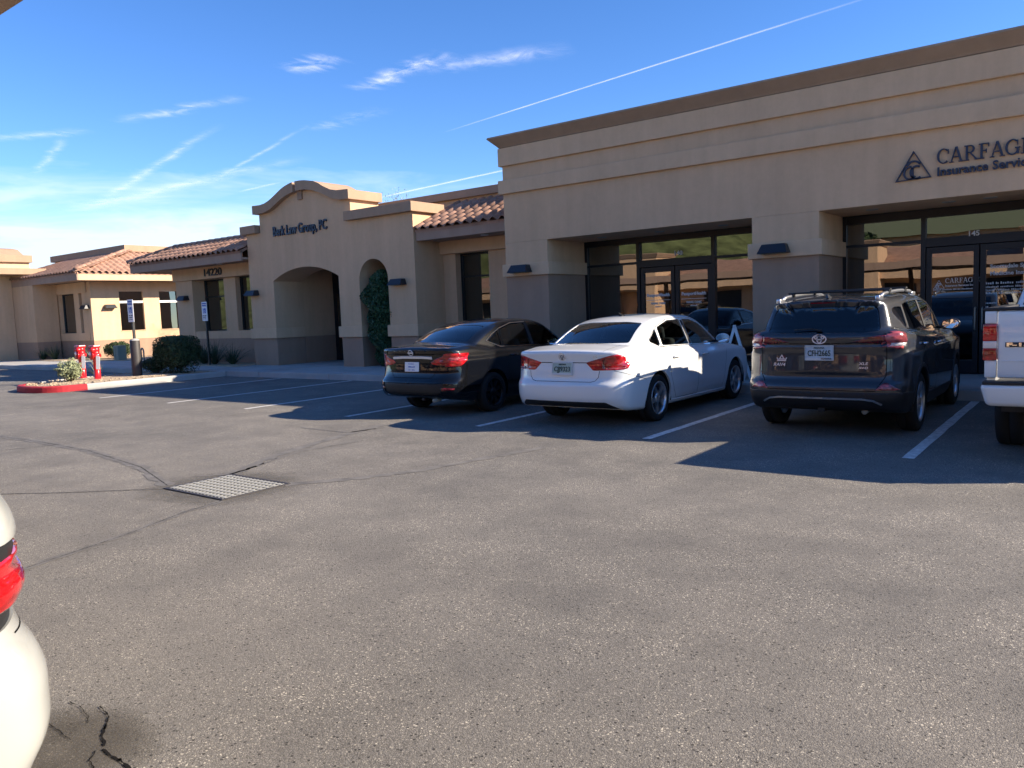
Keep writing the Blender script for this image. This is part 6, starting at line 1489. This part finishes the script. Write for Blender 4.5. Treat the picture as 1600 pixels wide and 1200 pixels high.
# ---------------- white pickup
TX, TY = 0.055, 8.52
tr = empty('white_pickup', (TX, TY, 0), 'white pickup truck backed by the storefront doors with red and clear tail light', 'truck')
PW = M['paint_white']
def rbox(name, x0, x1, y0, y1, z0, z1, mat, par=tr, bev=.03, seg=3, taper=None):
    bm = bmesh.new(); r_ = bmesh.ops.create_cube(bm, size=1)
    for v in r_['verts']: v.co = Vector((x0+(v.co.x+.5)*(x1-x0), y0+(v.co.y+.5)*(y1-y0), z0+(v.co.z+.5)*(z1-z0)))
    if taper: taper(bm)
    if bev: bmesh.ops.bevel(bm, geom=bm.edges[:], offset=bev, segments=seg, profile=.5, affect='EDGES')
    return obj(name, bm_mesh(bm, True), mat, par)
def bed_side(sx):
    arch = [(1.19+.46*math.cos(R(a)), .40+.46*math.sin(R(a))) for a in range(180, -1, -10)]
    poly = [(.12, .62), (.13, .60)]+[(.70, .52)]+[p for p in arch if p[1] > .5]+[(1.68, .50), (2.02, .50), (2.02, 1.44), (.12, 1.44)]
    o = prism('bed_side', poly, 'X', sx*.99-.0, sx*.90, PW, tr)
    me = o.data; bm = bmesh.new(); bm.from_mesh(me)
    for v in bm.verts:                        # slight tumble and shoulder
        if abs(v.co.x) > .95: v.co.x -= sx*(.045*max(0, (v.co.z-1.05)/.4)+.03*max(0, (.75-v.co.z)/.25))
    bm.to_mesh(me); bm.free(); return o
for sx in (1, -1):
    bed_side(sx)
    x0, x1 = (-.985, -.888) if sx < 0 else (.888, .985)
    rbox('bed_corner', x0, x1, .065, .30, 1.308, 1.428, PW, bev=.012); rbox('bed_corner', x0, x1, .065, .30, .80, .966, PW, bev=.012)
    x0, x1 = (-.998, -.886) if sx < 0 else (.886, .998)
    tlm = obj('tail_light', None, None, tr)
    rbox('red_lens', x0, x1, .045, .26, 1.148, 1.306, M['lens_red'], tlm, .008); rbox('clear_lens', x0, x1, .047, .26, 1.080, 1.147, M['lens_clear'], tlm, .006); rbox('red_lens', x0, x1, .045, .26, .968, 1.079, M['lens_red'], tlm, .008)
    rbox('rail_cap', -1.0 if sx < 0 else .86, -.86 if sx < 0 else 1.0, .06, 2.02, 1.428, 1.458, M['black'], bev=.010)
    n = 20; v = []; f = []
    for k in range(n+1):
        a = R(180*k/n); v += [(sx*.90, 1.19+.475*math.cos(a), .40+.475*math.sin(a)), (sx*.50, 1.19+.475*math.cos(a), .40+.475*math.sin(a))]
        if k: f.append((2*k-2, 2*k-1, 2*k+1, 2*k))
    f.append(tuple(range(1, 2*n+2, 2))); obj('wheel_housing', pyd(v, f), M['black'], tr)
tg = rbox('tailgate', -.880, .880, .06, .15, .80, 1.426, PW, bev=.016); rbox('tailgate_cap', -.882, .882, .05, .16, 1.428, 1.460, M['black'], tg, .010); rbox('tailgate_crease', -.85, .85, .054, .08, .955, .965, PW, tg, .003)
rbox('bed_floor', -.90, .90, .15, 2.02, .70, .76, M['black'], bev=.005); rbox('tailgate_handle', -.12, .12, .045, .07, 1.20, 1.29, M['black'], tg, .01)
bdg = obj('badge', None, None, tr, loc=(-.818, .056, 1.095)); rbox('badge_plate', 0, .26, -.006, .006, -.004, .040, M['dark_print'], bdg, .002); text('badge_lettering', 'F-150', .046, (.008, -.008, .003), M['chrome'], bdg, width=.24, extrude=.003, bold=.0022)
def bump_taper(bm):
    for v in bm.verts:
        if v.co.y < 0: v.co.x *= .985
        if v.co.z < .6: v.co.y += .035; v.co.x *= .95
rbox('rear_bumper', -1.02, 1.02, -.10, .08, .545, .752, PW, bev=.045, seg=4, taper=bump_taper); rbox('bumper_step', -.985, .985, -.088, .085, .748, .778, M['black'], bev=.008)
def cab_taper(bm):
    for v in bm.verts:
        if v.co.z > 1.5: v.co.x *= .80; v.co.y = 2.30 if v.co.y < 3 else 3.75
rbox('cab_lower', -.975, .975, 2.05, 4.55, .48, 1.34, PW, bev=.06, seg=4); cab = rbox('cab_upper', -.95, .95, 2.06, 4.40, 1.30, 1.90, PW, bev=.06, seg=4, taper=cab_taper)
v = [(-.84, 2.10, 1.45), (.84, 2.10, 1.45), (.69, 2.245, 1.80), (-.69, 2.245, 1.80)]; obj('rear_window', pyd(v, [(0, 1, 2, 3)]), M['dark_glass'], tr)
for sx in (1, -1):
    v = [(sx*.946, 2.45, 1.42), (sx*.946, 4.0, 1.40), (sx*.80, 3.62, 1.80), (sx*.80, 2.52, 1.80)]; obj('side_window', pyd(v, [(0, 1, 2, 3)]), M['dark_glass'], tr)
v = [(-.80, 4.36, 1.36), (.80, 4.36, 1.36), (.64, 3.79, 1.82), (-.64, 3.79, 1.82)]; obj('windscreen', pyd(v, [(0, 1, 2, 3)]), M['dark_glass'], tr)
rbox('hood', -.96, .96, 4.45, 5.62, .55, 1.18, PW, bev=.10, seg=4); rbox('front_bumper', -.97, .97, 5.50, 5.72, .42, .70, M['chrome'], bev=.05)
ty, rm, dc, hb = wheel_meshes(.40, .22, .26, (5, .08, .07, 'single'))
for y in (1.19, 4.68):
    for sx in (1, -1):
        w = obj('wheel', None, None, tr, loc=(sx*.84, y, .40)); w.rotation_euler = (.4, 0, 0 if sx > 0 else math.pi)
        for nm, me, ma in (('tyre', ty, M['rubber']), ('rim', rm, M['alloy']), ('brake_disc', dc, M['black']), ('hub_cap', hb, M['alloy'])): obj(nm, me, ma, w)
rbox('chassis', -.45, .45, .15, 5.4, .36, .52, M['black'], bev=.02); tube('axle', [(-.8, 1.19, .40), (.8, 1.19, .40)], .05, M['black'], tr, 10); rbox('spare_wheel', -.36, .36, .35, 1.02, .38, .56, M['rubber'], bev=.08)
# ---------------- unseen car copies added under the carport to darken reflections in paint and glass
def copy_tree(o, parent=None):
    q = o.copy(); col.objects.link(q); q.parent = parent
    for ch in [k for k in bpy.data.objects if k.parent == o]: copy_tree(ch, q)
    return q
for src, x, lab in (('black_sedan', -9.0, 'unseen black sedan added as a dark reflector under the carport two bays from the white crossover'), ('grey_crossover', -6.1, 'unseen dark grey crossover added as a dark reflector under the carport next to the white crossover'), ('black_sedan', 4.2, 'unseen black sedan added as a dark reflector under the far end of the carport'), ('grey_crossover', -14.6, 'unseen dark grey crossover added as a dark reflector under the middle of the carport')):
    q = copy_tree(bpy.data.objects[src]); q.location = (x, .9, 0); q.rotation_euler = (0, 0, math.pi); q['label'] = lab
for o_ in [o for o in bpy.data.objects if o.parent is None and o.type == 'EMPTY']: o_.empty_display_size = .1
